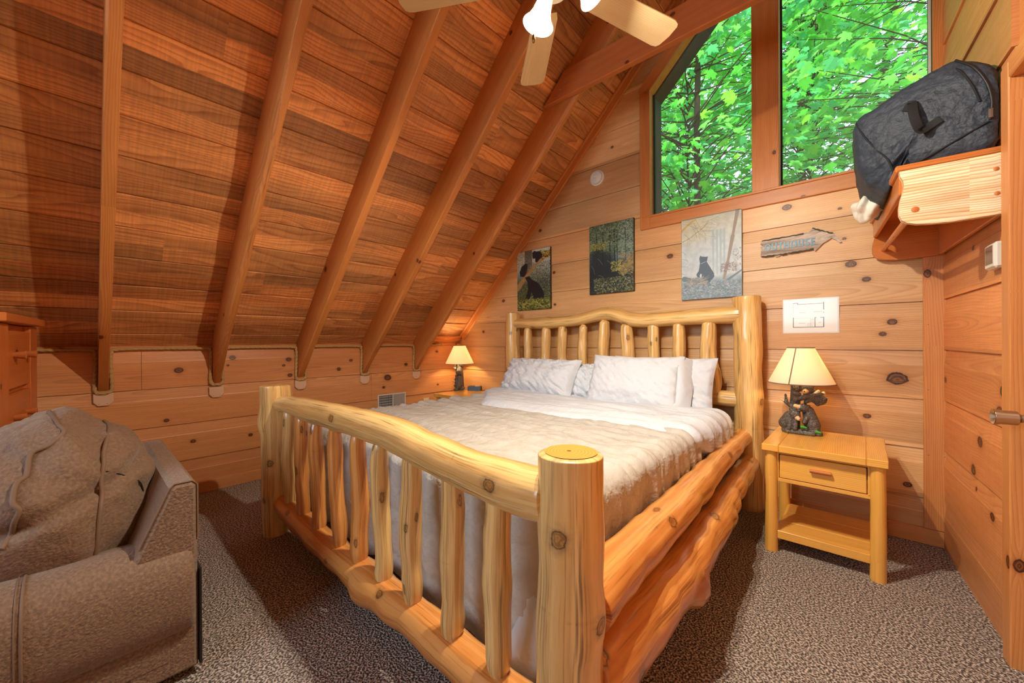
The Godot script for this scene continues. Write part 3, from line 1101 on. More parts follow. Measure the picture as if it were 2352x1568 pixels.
func leaf_mesh(seed_: int) -> ArrayMesh:
	# palmate leaf, 1 unit long, folded along its midrib and drooping at the lobes
	var r := RandomNumberGenerator.new()
	r.seed = seed_
	var half := [[0.0, 0.0], [0.16, -0.06], [0.40, 0.02], [0.30, 0.12], [0.56, 0.36], [0.47, 0.37], [0.50, 0.56], [0.34, 0.50], [0.20, 0.46], [0.26, 0.72], [0.15, 0.70], [0.0, 1.0]]
	var k := Mb.new()
	for s in [-1.0, 1.0]:
		var pts := []
		for h in half:
			var x: float = h[0] * s * r.randf_range(0.9, 1.1)
			var y: float = h[1]
			pts.append(Vector3(x, -0.28 * absf(x) * absf(x) - 0.12 * y * y + 0.10 * absf(x), -y))
		var mid := [Vector3(0, 0, 0), Vector3(0, -0.02, -0.4), Vector3(0, -0.06, -0.7)]
		var nn := Vector3(0.18 * s, 1, 0).normalized()
		var first := k.v.size()
		for p in pts:
			k.add(p, nn, Vector2(p.x, p.z))
		var m0 := k.add(mid[1], nn, Vector2.ZERO)
		var m1 := k.add(mid[2], nn, Vector2.ZERO)
		for t in [[0, 1, m0 - first], [1, 2, m0 - first], [2, 3, m0 - first], [3, 4, m0 - first], [4, 5, m0 - first], [5, 6, m0 - first], [6, 7, m0 - first], [7, 8, m0 - first], [8, 9, m1 - first], [9, 10, m1 - first], [10, 11, m1 - first], [8, m1 - first, m0 - first]]:
			k.tri(first + t[0], first + t[1], first + t[2])
	return k.mesh()

func forest() -> void:
	var r := RandomNumberGenerator.new()
	r.seed = 2024
	var leaves := []
	for i in 4:
		leaves.append(leaf_mesh(50 + i))
	var g := struct("ground", Vector3.ZERO, "wooded slope below the window", "ground")
	var k := Mb.new()
	var rows := []
	var f := FastNoiseLite.new()
	f.frequency = 0.15
	for i in 14:
		var row := PackedVector3Array()
		for j in 24:
			var x := -24.0 + j * 2.4
			var z := -0.6 - i * 2.6
			row.append(Vector3(x, -2.6 + f.get_noise_2d(x, z) * 0.8 + maxf(0.0, -z - 5.0) * 0.22, z))
		rows.append(row)
	k.grid(rows, false, [], [], false)
	obj("forest_floor", k.mesh(), M.forest_floor, g)
	var spots := [[2.15, -1.9, 0.055, "slender maple nearest the window, left of the mullion"], [0.55, -4.3, 0.12, "grey trunked maple standing behind the nearest leaves at the left pane"], [4.75, -2.9, 0.06, "young maple whose leaves fill the right pane above the bag"], [3.1, -5.2, 0.10, "taller maple behind the mullion between both panes"], [4.2, -8.5, 0.15, "far maple seen through the gap of bright sky"], [-2.6, -8.0, 0.15, "distant maple filling the lower left corner of the window"]]
	for t in spots.size():
		var sp: Array = spots[t]
		var base := Vector3(sp[0], -2.7 + maxf(0.0, -sp[1] - 5.0) * 0.22, sp[1])
		var o := thing("maple_tree", sp[3] + ", green leaves", "tree", base, 0.0, "trees outside the window")
		var h := 10.0 + r.randf() * 4.0
		var tp := []
		for i in 7:
			tp.append(Vector3(r.randf_range(-0.12, 0.12) * i * 0.5, h * i / 6.0, r.randf_range(-0.12, 0.12) * i * 0.5))
		var rad: float = sp[2]
		var sp2 := spline(tp, 4)
		var lr := []
		for i in sp2.size():
			lr.append(rad * (1.0 - 0.75 * i / sp2.size()))
		obj("trunk", tube_mesh(sp2, lr, 10), M.bark, o)
		var far := t >= 4
		var bough := Mb.new()
		var spread := 1.6 if t < 1 else (2.4 if t < 4 else 4.0)
		var near := []            # leaf transforms of this tree
		var nb: int = [330, 380, 380, 520, 620, 620][t]
		for b in nb:
			# boughs leave the trunk at all heights and end in flat sprays of leaves
			var y0 := r.randf_range(3.6, 10.5 if not far else 13.0)
			var ang := r.randf() * TAU
			var len := spread * sqrt(r.randf()) * r.randf_range(0.55, 1.0) + 0.2
			var root := Vector3(0, y0, 0)
			var tip := root + Vector3(cos(ang) * len, r.randf_range(-0.1, 0.7), sin(ang) * len)
			var wt := base + tip
			if wt.z > -0.75:
				continue
			# an opening in the canopy lets the sky through
			var gap := Vector2((wt.x - 4.55) / 0.75, (wt.y - 1.14) / (3.17 - wt.z) * 4.9 - 3.05)
			if wt.z < -1.5 and gap.length() < 1.0 and r.randf() < 0.72:
				continue
			if r.randf() < 0.5 or not far:
				bough.tube([root, root.lerp(tip, 0.5) + Vector3(0, 0.08, 0), tip], [0.010, 0.006, 0.003], 5, false)
			var nl := 16 if not far else 24
			for q in nl:
				var a2 := r.randf() * TAU
				var rr := (0.42 if not far else 0.8) * sqrt(r.randf())
				var p := tip + Vector3(cos(a2) * rr, r.randf_range(-0.09, 0.09), sin(a2) * rr)
				var size := r.randf_range(0.065, 0.135) * (1.0 if not far else 1.5)
				var bs := Basis.from_euler(Vector3(r.randf_range(-0.7, 0.25), a2 + r.randf_range(-0.8, 0.8), r.randf_range(-0.6, 0.6)))
				near.append(Transform3D(bs.scaled(Vector3.ONE * size), p))
		obj("bough", bough.mesh(), M.bark, o)
		# the leaves that show largest are parts, the others one mass for each tint
		var eye := Vector3(3.77, 1.14, 3.17) - base
		near.sort_custom(func(a: Transform3D, b: Transform3D) -> bool: return a.origin.distance_squared_to(eye) / a.basis.x.length_squared() < b.origin.distance_squared_to(eye) / b.basis.x.length_squared())
		var single: int = mini([230, 200, 230, 160, 60, 40][t], near.size())
		var done := 0
		var masses := [[], [], [], []]
		for i in near.size():
			var x: Transform3D = near[i]
			var tint := (0 if r.randf() < 0.35 else (1 if r.randf() < 0.5 else (2 if r.randf() < 0.7 else 3)))
			var wp := base + x.origin
			var inview := wp.z < -0.8 and absf((wp.x - 3.77) / (3.17 - wp.z) + 0.17) < 0.33 and absf((wp.y - 1.14) / (3.17 - wp.z) - 0.58) < 0.30
			if inview and done < single:
				var l := obj("leaf", leaves[i % 4], M["leaf%d" % tint], o)
				l.transform = x
				done += 1
			else:
				masses[tint].append(x)
		for tint in 4:
			if masses[tint].is_empty():
				continue
			var mm := MultiMesh.new()
			mm.transform_format = MultiMesh.TRANSFORM_3D
			mm.mesh = leaves[tint]
			mm.instance_count = masses[tint].size()
			for i in masses[tint].size():
				mm.set_instance_transform(i, masses[tint][i])
			var mi := MultiMeshInstance3D.new()
			mi.name = "leaves" if tint == 0 else "leaves_%03d" % tint
			mi.multimesh = mm
			mi.material_override = M["leaf%d" % tint]
			mi.set_meta("kind", "stuff")
			o.add_child(mi, true)
# ---------------------------------------------------------------- ceiling fan
func fan() -> void:
	var c := Vector3(2.94, 2.45, 2.02)
	var o := thing("ceiling_fan", "five-bladed ceiling fan with pale wood blades and white bell lights at top of the photo", "ceiling fan", c)
	var k := Mb.new()
	var pr := []
	for p in [[0.002, -0.045], [0.05, -0.045], [0.062, -0.03], [0.064, 0.0], [0.105, 0.02], [0.125, 0.05], [0.125, 0.11], [0.10, 0.145], [0.05, 0.165], [0.022, 0.18], [0.002, 0.185]]:
		pr.append(Vector2(p[0], p[1]))
	k.lathe(Vector3.ZERO, pr, 36)
	obj("motor_housing", k.mesh(), M.white_paint, o)
	obj("downrod", tube_mesh([Vector3(0, 0.17, 0), Vector3(0, 1.52, 0)], [0.012, 0.012], 12), M.white_paint, o)
	k = Mb.new()
	k.lathe(Vector3(0, 1.42, 0), [Vector2(0.014, 0.0), Vector2(0.05, 0.03), Vector2(0.065, 0.09), Vector2(0.065, 0.14)], 24)
	obj("canopy", k.mesh(), M.white_paint, o)
	for a in [-137.0, -70.0, 4.0, 76.0, 148.0]:
		var t := deg_to_rad(a)
		var d := Vector3(cos(t), 0, sin(t))
		var side := d.cross(Vector3.UP).normalized()
		var tilt := deg_to_rad(11.0)
		var bs := Basis(d, side * cos(tilt) + Vector3.UP * sin(tilt), d.cross(side * cos(tilt) + Vector3.UP * sin(tilt)))
		var pl := PackedVector2Array()
		for p in [[0.165, -0.045], [0.19, -0.052], [0.56, -0.063], [0.582, -0.058], [0.592, -0.045], [0.600, 0.0], [0.597, 0.045], [0.588, 0.057], [0.568, 0.063], [0.19, 0.053], [0.165, 0.045]]:
			pl.append(Vector2(p[0], p[1]))
		k = Mb.new()
		k.off = Vector2(rng.randf(), rng.randf())
		k.prism(pl, -0.003, 0.003, Transform3D(bs, Vector3(0, 0.012, 0)), 0.001)
		obj("blade", k.mesh(), M.blade, o)
		k = Mb.new()
		k.box(d * 0.125 + Vector3(0, 0.012, 0), Vector3(0.13, 0.035, 0.006), 0.002, bs)
		obj("blade_iron", k.mesh(), M.white_paint, o)
	var n := 0
	for e in [[Vector3(2.893, 2.292, 2.054), Vector3(0.030, 0.118, -0.020)], [Vector3(3.068, 2.364, 1.958), Vector3(-0.062, 0.095, 0.035)]]:
		var axis: Vector3 = -(e[1] as Vector3).normalized()
		var neck: Vector3 = (e[0] as Vector3) - c - axis * 0.122
		var root := Vector3(neck.x * 0.4, -0.035, neck.z * 0.4)
		obj("lamp_arm", tube_mesh(spline([root, root.lerp(neck, 0.6) + Vector3(0, 0.012, 0), neck], 6), lerps([0.008, 0.008, 0.01], 13), 10), M.white_paint, o)
		var x := axis.cross(Vector3(0.3, 0.2, 0.9)).normalized()
		var bs := Basis(x, axis, x.cross(axis))
		var at := neck + axis * 0.004
		k = Mb.new()
		var prof := []
		for p in [[0.001, 0.0], [0.018, 0.0], [0.024, 0.006], [0.026, 0.02], [0.029, 0.045], [0.035, 0.075], [0.045, 0.10], [0.058, 0.118], [0.0555, 0.1185], [0.042, 0.10], [0.032, 0.075], [0.026, 0.045], [0.022, 0.01]]:
			prof.append(Vector2(p[0], p[1]))
		k.lathe(at, prof, 32, bs)
		obj("lamp_shade", k.mesh(), M.glass_shade, o, "frosted white glass bell shade")
		k = Mb.new()
		k.lathe(at + axis * 0.072, [Vector2(0.001, 0.0), Vector2(0.010, 0.004), Vector2(0.019, 0.02), Vector2(0.019, 0.03), Vector2(0.010, 0.044), Vector2(0.001, 0.047)], 16, bs)
		obj("bulb", k.mesh(), M.bulb, o)
		var l := OmniLight3D.new()
		l.name = "fan_bulb_light_%d" % n
		l.light_color = Color(1.0, 0.95, 0.86)
		l.light_energy = FAN_E
		l.light_size = 0.018
		l.omni_range = 12.0
		l.omni_attenuation = 2.0
		l.shadow_enabled = true
		l.position = c + at + axis * 0.100
		add_child(l)
		n += 1
	var ch := Mb.new()
	for i in 40:
		ch.lathe(Vector3(-0.035, -0.05 - i * 0.0042, 0.075), [Vector2(0.0002, -0.0016), Vector2(0.0015, 0.0), Vector2(0.0002, 0.0016)], 6)
	obj("pull_chain", ch.mesh(), M.brass, o)
	k = Mb.new()
	k.lathe(Vector3(-0.035, -0.254, 0.075), [Vector2(0.0005, 0.0), Vector2(0.0045, 0.004), Vector2(0.0065, 0.014), Vector2(0.005, 0.028), Vector2(0.002, 0.036), Vector2(0.0005, 0.037)], 14)
	obj("chain_pull", k.mesh(), M.brass, o)

const FAN_E := 2.0

# ---------------------------------------------------------------- log bed
func log_noise(sd: int, fr := 5.0) -> FastNoiseLite:
	var f := FastNoiseLite.new()
	f.seed = sd
	f.frequency = fr
	f.fractal_octaves = 2
	return f

func log_obj(called: String, ctrl: Array, rads: Array, m: Material, parent: Node, sd: int, amp := 0.006, steps := 8, sides := 22, lumps := []) -> MeshInstance3D:
	var pts := spline(ctrl, steps)
	var rs := lerps(rads, pts.size())
	var k := Mb.new()
	k.off = Vector2(sd * 0.37, sd * 0.23)
	k.tube(pts, rs, sides, true, log_noise(sd), amp, 1.0)
	for l in lumps:      # knots that stand proud: place, radius
		for i in k.v.size():
			var d: float = k.v[i].distance_to(l[0]) / l[1]
			if d < 1.0:
				k.v[i] += (k.n[i] as Vector3) * l[2] * (1.0 - d * d)
	return obj(called, k.mesh(), m, parent)

func bed() -> void:
	var o := thing("log_bed", "king-size peeled log bed with curved top rails on headboard and footboard", "bed")
	log_obj("post", [Vector3(1.142, 0.0, 2.395), Vector3(1.145, 0.3, 2.397), Vector3(1.138, 0.6, 2.395), Vector3(1.135, 0.879, 2.393)], [0.073, 0.078, 0.082, 0.088], M.log, o, 1, 0.008, 10, 28, [[Vector3(1.15, 0.66, 2.48), 0.07, 0.012]])
	log_obj("post", [Vector3(3.235, 0.0, 2.378), Vector3(3.232, 0.3, 2.376), Vector3(3.237, 0.6, 2.374), Vector3(3.237, 0.862, 2.372)], [0.090, 0.084, 0.080, 0.079], M.log, o, 4, 0.006, 12, 32, [[Vector3(3.33, 0.50, 2.42), 0.10, 0.016]])
	var k := Mb.new()
	k.lathe(Vector3(3.237, 0.8705, 2.372), [Vector2(0.064, 0.0), Vector2(0.0005, 0.001)], 32)
	for i in k.uv.size():
		k.uv[i] = Vector2(k.v[i].x - 3.237, k.v[i].z - 2.372) / 0.128 + Vector2(0.5, 0.5)
	for i in k.n.size():
		k.n[i] = Vector3.UP
	obj("end_grain", k.mesh(), M.log_end, o, "sawn top of the post showing growth rings")
	log_obj("post", [Vector3(1.03, 0.0, 0.137), Vector3(1.035, 0.7, 0.137), Vector3(1.03, 1.428, 0.137)], [0.085, 0.078, 0.074], M.log, o, 9, 0.009, 14, 24)
	log_obj("post", [Vector3(3.185, 0.0, 0.120), Vector3(3.185, 0.5, 0.125), Vector3(3.18, 1.0, 0.13), Vector3(3.17, 1.43, 0.128)], [0.092, 0.088, 0.084, 0.086], M.log, o, 12, 0.010, 12, 28)
	# footboard rails, spindles
	var ft := []
	var fr := []
	for p in [[1.15, 0.768, 0.042], [1.26, 0.779, 0.047], [1.429, 0.788, 0.052], [1.78, 0.790, 0.060], [2.062, 0.795, 0.060], [2.294, 0.796, 0.061], [2.487, 0.789, 0.063], [2.651, 0.772, 0.063], [2.792, 0.757, 0.063], [2.915, 0.748, 0.063], [3.06, 0.745, 0.067], [3.19, 0.750, 0.066]]:
		ft.append(Vector3(p[0], p[1], 2.385))
		fr.append(p[2])
	log_obj("top_rail", ft, fr, M.log, o, 17, 0.005, 6, 28, [[Vector3(1.62, 0.73, 2.43), 0.05, 0.010], [Vector3(2.0, 0.735, 2.42), 0.05, 0.009]])
	var br := []
	for p in [[1.16, 0.190], [1.40, 0.172], [1.70, 0.158], [2.0, 0.148], [2.3, 0.152], [2.6, 0.158], [2.9, 0.148], [3.2, 0.150]]:
		br.append(Vector3(p[0], p[1], 2.382))
	log_obj("bottom_rail", br, [0.048, 0.062, 0.063, 0.064, 0.070, 0.064, 0.062, 0.062], M.log_warm, o, 21, 0.008, 8, 24, [[Vector3(2.28, 0.16, 2.46), 0.09, 0.02], [Vector3(2.5, 0.17, 2.46), 0.07, 0.012]])
	var sp := [[1.322, 1.331, 0.031], [1.511, 1.533, 0.034], [1.72, 1.745, 0.034], [1.922, 1.975, 0.033], [2.155, 2.172, 0.036], [2.341, 2.368, 0.035], [2.566, 2.568, 0.037], [2.789, 2.789, 0.037], [3.002, 2.998, 0.037]]
	for i in 9:
		var a: Array = sp[i]
		var r: float = a[2]
		var j := 0.008
		log_obj("spindle", [Vector3(a[0], 0.76, 2.383), Vector3(a[0] + rng.randf_range(-j, j), 0.64, 2.385 + rng.randf_range(-j, j)), Vector3(lerpf(a[0], a[1], 0.5) + rng.randf_range(-j, j), 0.46, 2.385 + rng.randf_range(-j, j)), Vector3(a[1] + rng.randf_range(-j, j), 0.30, 2.384), Vector3(a[1], 0.17, 2.383)], [r * 0.62, r * 0.98, r * 1.06, r * 1.08, r * 1.0, r * 1.02, r * 0.6], M.log if (i > 4 or i == 0) else M.log_warm, o, 30 + i, 0.006, 6, 18, [[Vector3(a[1] + 0.01, 0.30 + 0.07 * sin(i * 2.1), 2.385 + r), 0.035, 0.005]])
	# headboard
	var ht := []
	var hr := []
	for p in [[1.03, 1.322, 0.044], [1.16, 1.319, 0.050], [1.391, 1.314, 0.056], [1.651, 1.320, 0.056], [1.843, 1.331, 0.053], [1.979, 1.353, 0.054], [2.086, 1.370, 0.056], [2.169, 1.368, 0.058], [2.249, 1.346, 0.060], [2.346, 1.313, 0.058], [2.45, 1.301, 0.058], [2.56, 1.304, 0.060], [2.72, 1.310, 0.060], [2.92, 1.314, 0.060], [3.14, 1.319, 0.066]]:
		ht.append(Vector3(p[0], p[1], 0.14))
		hr.append(p[2])
	log_obj("top_rail", ht, hr, M.log, o, 51, 0.004, 6, 26, [[Vector3(1.50, 1.36, 0.19), 0.05, 0.016], [Vector3(2.86, 1.32, 0.20), 0.06, 0.014], [Vector3(1.12, 1.32, 0.19), 0.05, 0.010]])
	log_obj("bottom_rail", [Vector3(1.03, 0.73, 0.137), Vector3(2.1, 0.735, 0.14), Vector3(3.17, 0.728, 0.137)], [0.052, 0.056, 0.054], M.log, o, 55, 0.004, 12, 20)
	var hs := [1.238, 1.470, 1.665, 1.888, 2.094, 2.307, 2.527, 2.722, 2.936]
	for i in 9:
		var x: float = hs[i]
		var r := 0.043 + 0.004 * sin(i * 1.7) + 0.0008 * i
		var top := 1.285 if i != 4 else 1.32
		log_obj("spindle", [Vector3(x, top, 0.138), Vector3(x + rng.randf_range(-0.004, 0.004), top - 0.07, 0.138), Vector3(x + rng.randf_range(-0.012, 0.012), 1.02, 0.14), Vector3(x + (0.03 if i == 8 else 0.0), 0.86, 0.142), Vector3(x + (0.02 if i == 8 else 0.0), 0.74, 0.14)], [r * 0.42, r * 0.95, r, r * 1.02, r * 1.05, r, r * 0.8], M.log, o, 60 + i, 0.006, 6, 18, [[Vector3(x + 0.012 * sin(i * 3.0), 1.10 + 0.05 * sin(i * 2.3), 0.138 + r), 0.032, 0.006]])
	# side rails, two logs to a side
	log_obj("side_rail", [Vector3(3.155, 0.482, 0.19), Vector3(3.18, 0.478, 0.9), Vector3(3.215, 0.474, 1.6), Vector3(3.24, 0.472, 2.32)], [0.058, 0.062, 0.066, 0.075], M.log_warm, o, 71, 0.010, 14, 28, [[Vector3(3.22, 0.50, 0.62), 0.06, 0.014], [Vector3(3.25, 0.43, 1.30), 0.08, 0.012]])
	log_obj("side_rail", [Vector3(3.195, 0.315, 0.19), Vector3(3.22, 0.312, 0.7), Vector3(3.25, 0.30, 1.3), Vector3(3.262, 0.29, 1.8), Vector3(3.25, 0.285, 2.34)], [0.056, 0.064, 0.080, 0.088, 0.094], M.log_warm, o, 75, 0.012, 12, 28, [[Vector3(3.34, 0.25, 1.72), 0.07, 0.035], [Vector3(3.32, 0.31, 1.12), 0.06, 0.016], [Vector3(3.30, 0.35, 1.95), 0.07, 0.012]])
	log_obj("side_rail", [Vector3(1.05, 0.482, 0.19), Vector3(1.08, 0.478, 1.2), Vector3(1.11, 0.474, 2.32)], [0.056, 0.062, 0.066], M.log_warm, o, 78, 0.008, 14, 20)
	log_obj("side_rail", [Vector3(1.03, 0.315, 0.19), Vector3(1.05, 0.31, 1.2), Vector3(1.09, 0.30, 2.32)], [0.056, 0.068, 0.076], M.log_warm, o, 79, 0.008, 14, 20)
	# steel frame under the mattress
	var fr2 := Mb.new()
	for z in [0.35, 1.2, 2.16]:
		fr2.box(Vector3(2.13, 0.165, z), Vector3(1.80, 0.035, 0.03), 0.002)
	for x in [1.26, 2.13, 3.0]:
		fr2.box(Vector3(x, 0.165, 1.2), Vector3(0.03, 0.035, 1.9), 0.002)
	obj("steel_frame", fr2.mesh(), M.dark_metal, o)
	for x in [1.4, 2.13, 2.86]:
		for z in [0.5, 2.0]:
			obj("leg", tube_mesh([Vector3(x, 0.0, z), Vector3(x, 0.16, z)], [0.016, 0.016], 10), M.dark_metal, o)

# ---------------------------------------------------------------- bedding
func bedding() -> void:
	var mt := thing("mattress", "white mattress lying in the log bed under the duvet", "mattress", Vector3(2.13, 0.19, 1.22))
	obj("box_spring", box_mesh(Vector3(0, 0.10, 0), Vector3(1.84, 0.19, 1.96), 0.02), M.linen, mt)
	obj("mattress_body", box_mesh(Vector3(0, 0.32, 0), Vector3(1.84, 0.235, 1.96), 0.05), M.linen, mt)
	var du := thing("duvet", "rumpled pale grey duvet spread over the bed with its top edge folded back", "duvet")
	obj("cover", duvet_mesh(), M.duvet, du)
	obj("folded_edge", fold_mesh(), M.linen, du, "folded-back top band of the duvet, paler than the rest")
	# corner that pokes out beside the foot post
	var k := Mb.new()
	var rows := []
	var f := log_noise(88, 9.0)
	for i in 15:
		var t := i / 14.0
		var c := Vector3(3.10, 0.30, 2.20).lerp(Vector3(2.905, 0.075, 2.335), t)
		var row := PackedVector3Array()
		for j in 16:
			var a := TAU * j / 16.0
			var w := 0.125 * (1.0 - t) + 0.002
			var p := c + Vector3(-0.10 * sin(a) * (1.0 - t), sin(a) * w, cos(a) * w * 0.32)
			p += Vector3(0, 0, 1) * f.get_noise_3dv(p * 2.0) * 0.02 * (1.0 - t * 0.6)
			row.append(p)
		rows.append(row)
	k.grid(rows, true)
	obj("hanging_corner", k.mesh(), M.linen, du)
	pillow("pillow", "plump pillow with a wide open hem, front one at the right of the bed", Vector3(2.50, 0.835, 0.455), 0.70, 0.42, 0.17, -24.0, 2.0, 3, true, 1.0)
	pillow("pillow", "pillow half hidden behind the front right pillow, its corner by the log post", Vector3(2.64, 0.825, 0.305), 0.78, 0.40, 0.15, -17.0, -2.0, 8, false, 1.0)
	pillow("pillow", "creased pillow at the left of the bed in front of the headboard", Vector3(1.60, 0.815, 0.43), 0.82, 0.37, 0.22, -30.0, -2.0, 12, false, 1.9)
	pillow("pillow", "crumpled pillow squeezed behind the left pillow, in the middle of the bed", Vector3(1.90, 0.79, 0.325), 0.62, 0.34, 0.20, -22.0, 6.0, 21, false, 2.6)

const DX0 := 1.205
const DW := 1.85
const DZ0 := 0.42
const DL := 1.76

func drape(p: float, q: float, top: float, r: float) -> Vector3:
	var ox := -p if p < 0.0 else maxf(0.0, p - DW)
	var oz := maxf(0.0, q - DL)
	var o := sqrt(ox * ox + oz * oz)
	var base := Vector3(DX0 + clampf(p, 0.0, DW), top, DZ0 + minf(q, DL))
	if o <= 0.0:
		return base
	var d := Vector3(ox * (-1.0 if p < 0.0 else 1.0), 0, oz) / o
	if o < r * PI * 0.5:
		return base + d * r * sin(o / r) - Vector3.UP * r * (1.0 - cos(o / r))
	return base + d * r - Vector3.UP * (r + o - r * PI * 0.5)

func duvet_mesh() -> ArrayMesh:
	var f := log_noise(101, 1.0)
	var g := log_noise(103, 1.0)
	f.fractal_octaves = 3
	var nu := 170
	var nv := 190
	var rows := []
	for i in nv + 1:
		var row := PackedVector3Array()
		for j in nu + 1:
			var p := lerpf(-0.30, DW + 0.30, float(j) / nu)
			var q := lerpf(0.0, DL + 0.60, float(i) / nv)
			var hem := 0.0
			if q > DL + 0.4:
				hem = g.get_noise_2d(p * 2.6, 40.0) * 0.05 * (q - DL - 0.4) / 0.2
			var P := drape(p, q + hem, 0.668, 0.075)
			var edge := clampf((absf(p - DW * 0.5) - DW * 0.5 + 0.42) / 0.42, 0.0, 1.0)
			var foot := clampf((q - DL + 0.30) / 0.3, 0.0, 1.0)
			# long soft folds across the bed, gathers towards the sides
			var w := f.get_noise_2d(p * 1.0 + 0.25 * q, q * 3.4) * 0.020 * (1.0 - edge * 0.5) * (1.0 - foot * 0.6)
			w += f.get_noise_2d(p * 1.6 + 31.0, q * 10.0 - p * 1.5) * 0.013 * (1.0 - foot * 0.5)
			var wr := sin(q * 34.0 + 5.0 * f.get_noise_2d(q * 1.4, 70.0) + p * 3.0) * 0.5 + g.get_noise_2d(p * 1.2, q * 16.0 + 9.0)
			w += edge * edge * wr * 0.0135 * (1.0 - foot)
			# stitched tucks
			var tuck := exp(-pow((p - 1.42 - 0.2 * (q - 0.9)) / 0.018, 2.0)) * 0.006 * (1.0 - foot)
			w -= tuck
			var drop := clampf((q - DL) / 0.12, 0.0, 1.0)
			w += drop * (g.get_noise_2d(p * 5.5, q * 0.7) * 0.022 + g.get_noise_2d(p * 2.0, 3.0) * 0.012)
			var nn := Vector3.UP
			var ox := -1.0 if p < 0.0 else (1.0 if p > DW else 0.0)
			if ox != 0.0 or q > DL:
				var amt := minf(1.0, sqrt(pow(maxf(0.0, maxf(-p, p - DW)), 2.0) + pow(maxf(0.0, q - DL), 2.0)) / 0.11)
				nn = Vector3.UP.lerp(Vector3(ox * maxf(0.0, maxf(-p, p - DW)), 0, maxf(0.0, q - DL)).normalized(), amt).normalized()
			row.append(P + nn * w)
		rows.append(row)
	var k := Mb.new()
	k.grid(rows, false, [], [], true)
	return k.mesh()

func fold_mesh() -> ArrayMesh:
	# the duvet's head end turned back: a thick soft band whose edge lies about a metre from the headboard
	var f := log_noise(131, 1.0)
	f.fractal_octaves = 3
	var nu := 150
	var nv := 46
	var rows := []
	for i in nv + 1:
		var row := PackedVector3Array()
		for j in nu + 1:
			var p := lerpf(-0.20, DW + 0.31, float(j) / nu)
			var t := float(i) / nv
			var len := 0.30 + 0.48 * smoothstep(-0.1, 0.5, p) - 0.05 * smoothstep(1.5, 1.9, p) - 0.55 * smoothstep(DW + 0.06, DW + 0.4, p)
			var q := t * len - 0.03
			var lift := 0.030 * (1.0 - pow(absf(t - 0.5) * 2.0, 4.0)) + 0.004
			if t > 0.90:
				lift = lerpf(lift, -0.016, pow((t - 0.90) / 0.10, 2.0))
			var P := drape(p, q, 0.672, 0.075)
			var amt := clampf(maxf(0.0, maxf(-p, p - DW)) / 0.11, 0.0, 1.0)
			var nn := Vector3.UP.lerp(Vector3(-1.0 if p < 0.0 else 1.0, 0.2, 0), amt).normalized()
			var w := lift + f.get_noise_2d(p * 0.9 + q, q * 5.0) * 0.018 + f.get_noise_2d(p * 2.2 + 11.0, q * 14.0) * 0.010
			var edge := clampf((p - DW + 0.35) / 0.35, 0.0, 1.0)
			w += edge * edge * sin(q * 40.0 + p * 4.0) * 0.008
			row.append(P + nn * w)
		rows.append(row)
	var k := Mb.new()
	k.grid(rows, false, [], [], true)
	return k.mesh()

func pillow(called: String, label: String, at: Vector3, w: float, h: float, t: float, lean: float, turn: float, sd: int, flange: bool, crease: float) -> void:
	var o := thing(called, label, "pillow", at, deg_to_rad(turn), "pillows on the bed")
	var bs := Basis(Vector3.RIGHT, deg_to_rad(lean))
	var f := log_noise(200 + sd, 1.0)
	f.fractal_octaves = 3
	var k := Mb.new()
	for s in [1.0, -1.0]:
		var rows := []
		for i in 41:
			var row := PackedVector3Array()
			for j in 57:
				var u := -1.0 + j / 28.0
				var v := -1.0 + i / 20.0
				var x := u * w * 0.5 * (1.0 - 0.05 * (1.0 - v * v) * absf(u))
				var y := v * h * 0.5 * (1.0 - 0.08 * (1.0 - u * u) * absf(v) * (0.4 if v < 0.0 else 1.0))
				var th := t * 0.5 * pow(maxf(0.0, (1.0 - pow(absf(u), 2.6)) * (1.0 - pow(absf(v), 2.4))), 0.42) * (1.08 - 0.22 * v)
				var ed := clampf(th / (t * 0.2), 0.0, 1.0)
				var wr := f.get_noise_2d(u * 1.2 + sd, v * 1.5) * 0.016 + f.get_noise_2d(u * 5.0 + v * 2.0, v * 2.2 + u) * 0.009 * crease + f.get_noise_2d(u * 7.0 - v * 5.0, v * 3.0) * 0.006 * (crease - 0.7)
				# creases running in from the corners
				var cr := pow(absf(u) * absf(v), 1.5) * sin(atan2(absf(v), absf(u)) * 26.0) * 0.010 * crease
				row.append(bs * Vector3(x, y, s * (th + (wr + cr) * ed)))
			rows.append(row)
		k.grid(rows, false, [], [], s < 0.0)
	obj("pillow_body", k.mesh(), M.linen, o)
	if flange:
		var fl := Mb.new()
		var rows := []
		for i in 13:
			var row := PackedVector3Array()
			for j in 21:
				var v := -1.0 + j / 10.0
				var a := i / 12.0
				var x := w * 0.5 * 0.93 + a * 0.085 - 0.012 * v * v
				var y := v * h * 0.49 + a * 0.006
				var z := 0.030 - 0.10 * a * a + 0.018 * sin(v * 3.0 + a * 2.0) - 0.02 * v
				row.append(bs * Vector3(x, y, z))
			rows.append(row)
		fl.grid(rows, false, [], [], false)
		var back := []
		for r in rows:
			var row := PackedVector3Array()
			for p in r:
				row.append(p - bs.z * 0.004)
			back.append(row)
		fl.grid(back, false, [], [], true)
		obj("hem_flap", fl.mesh(), M.linen, o)
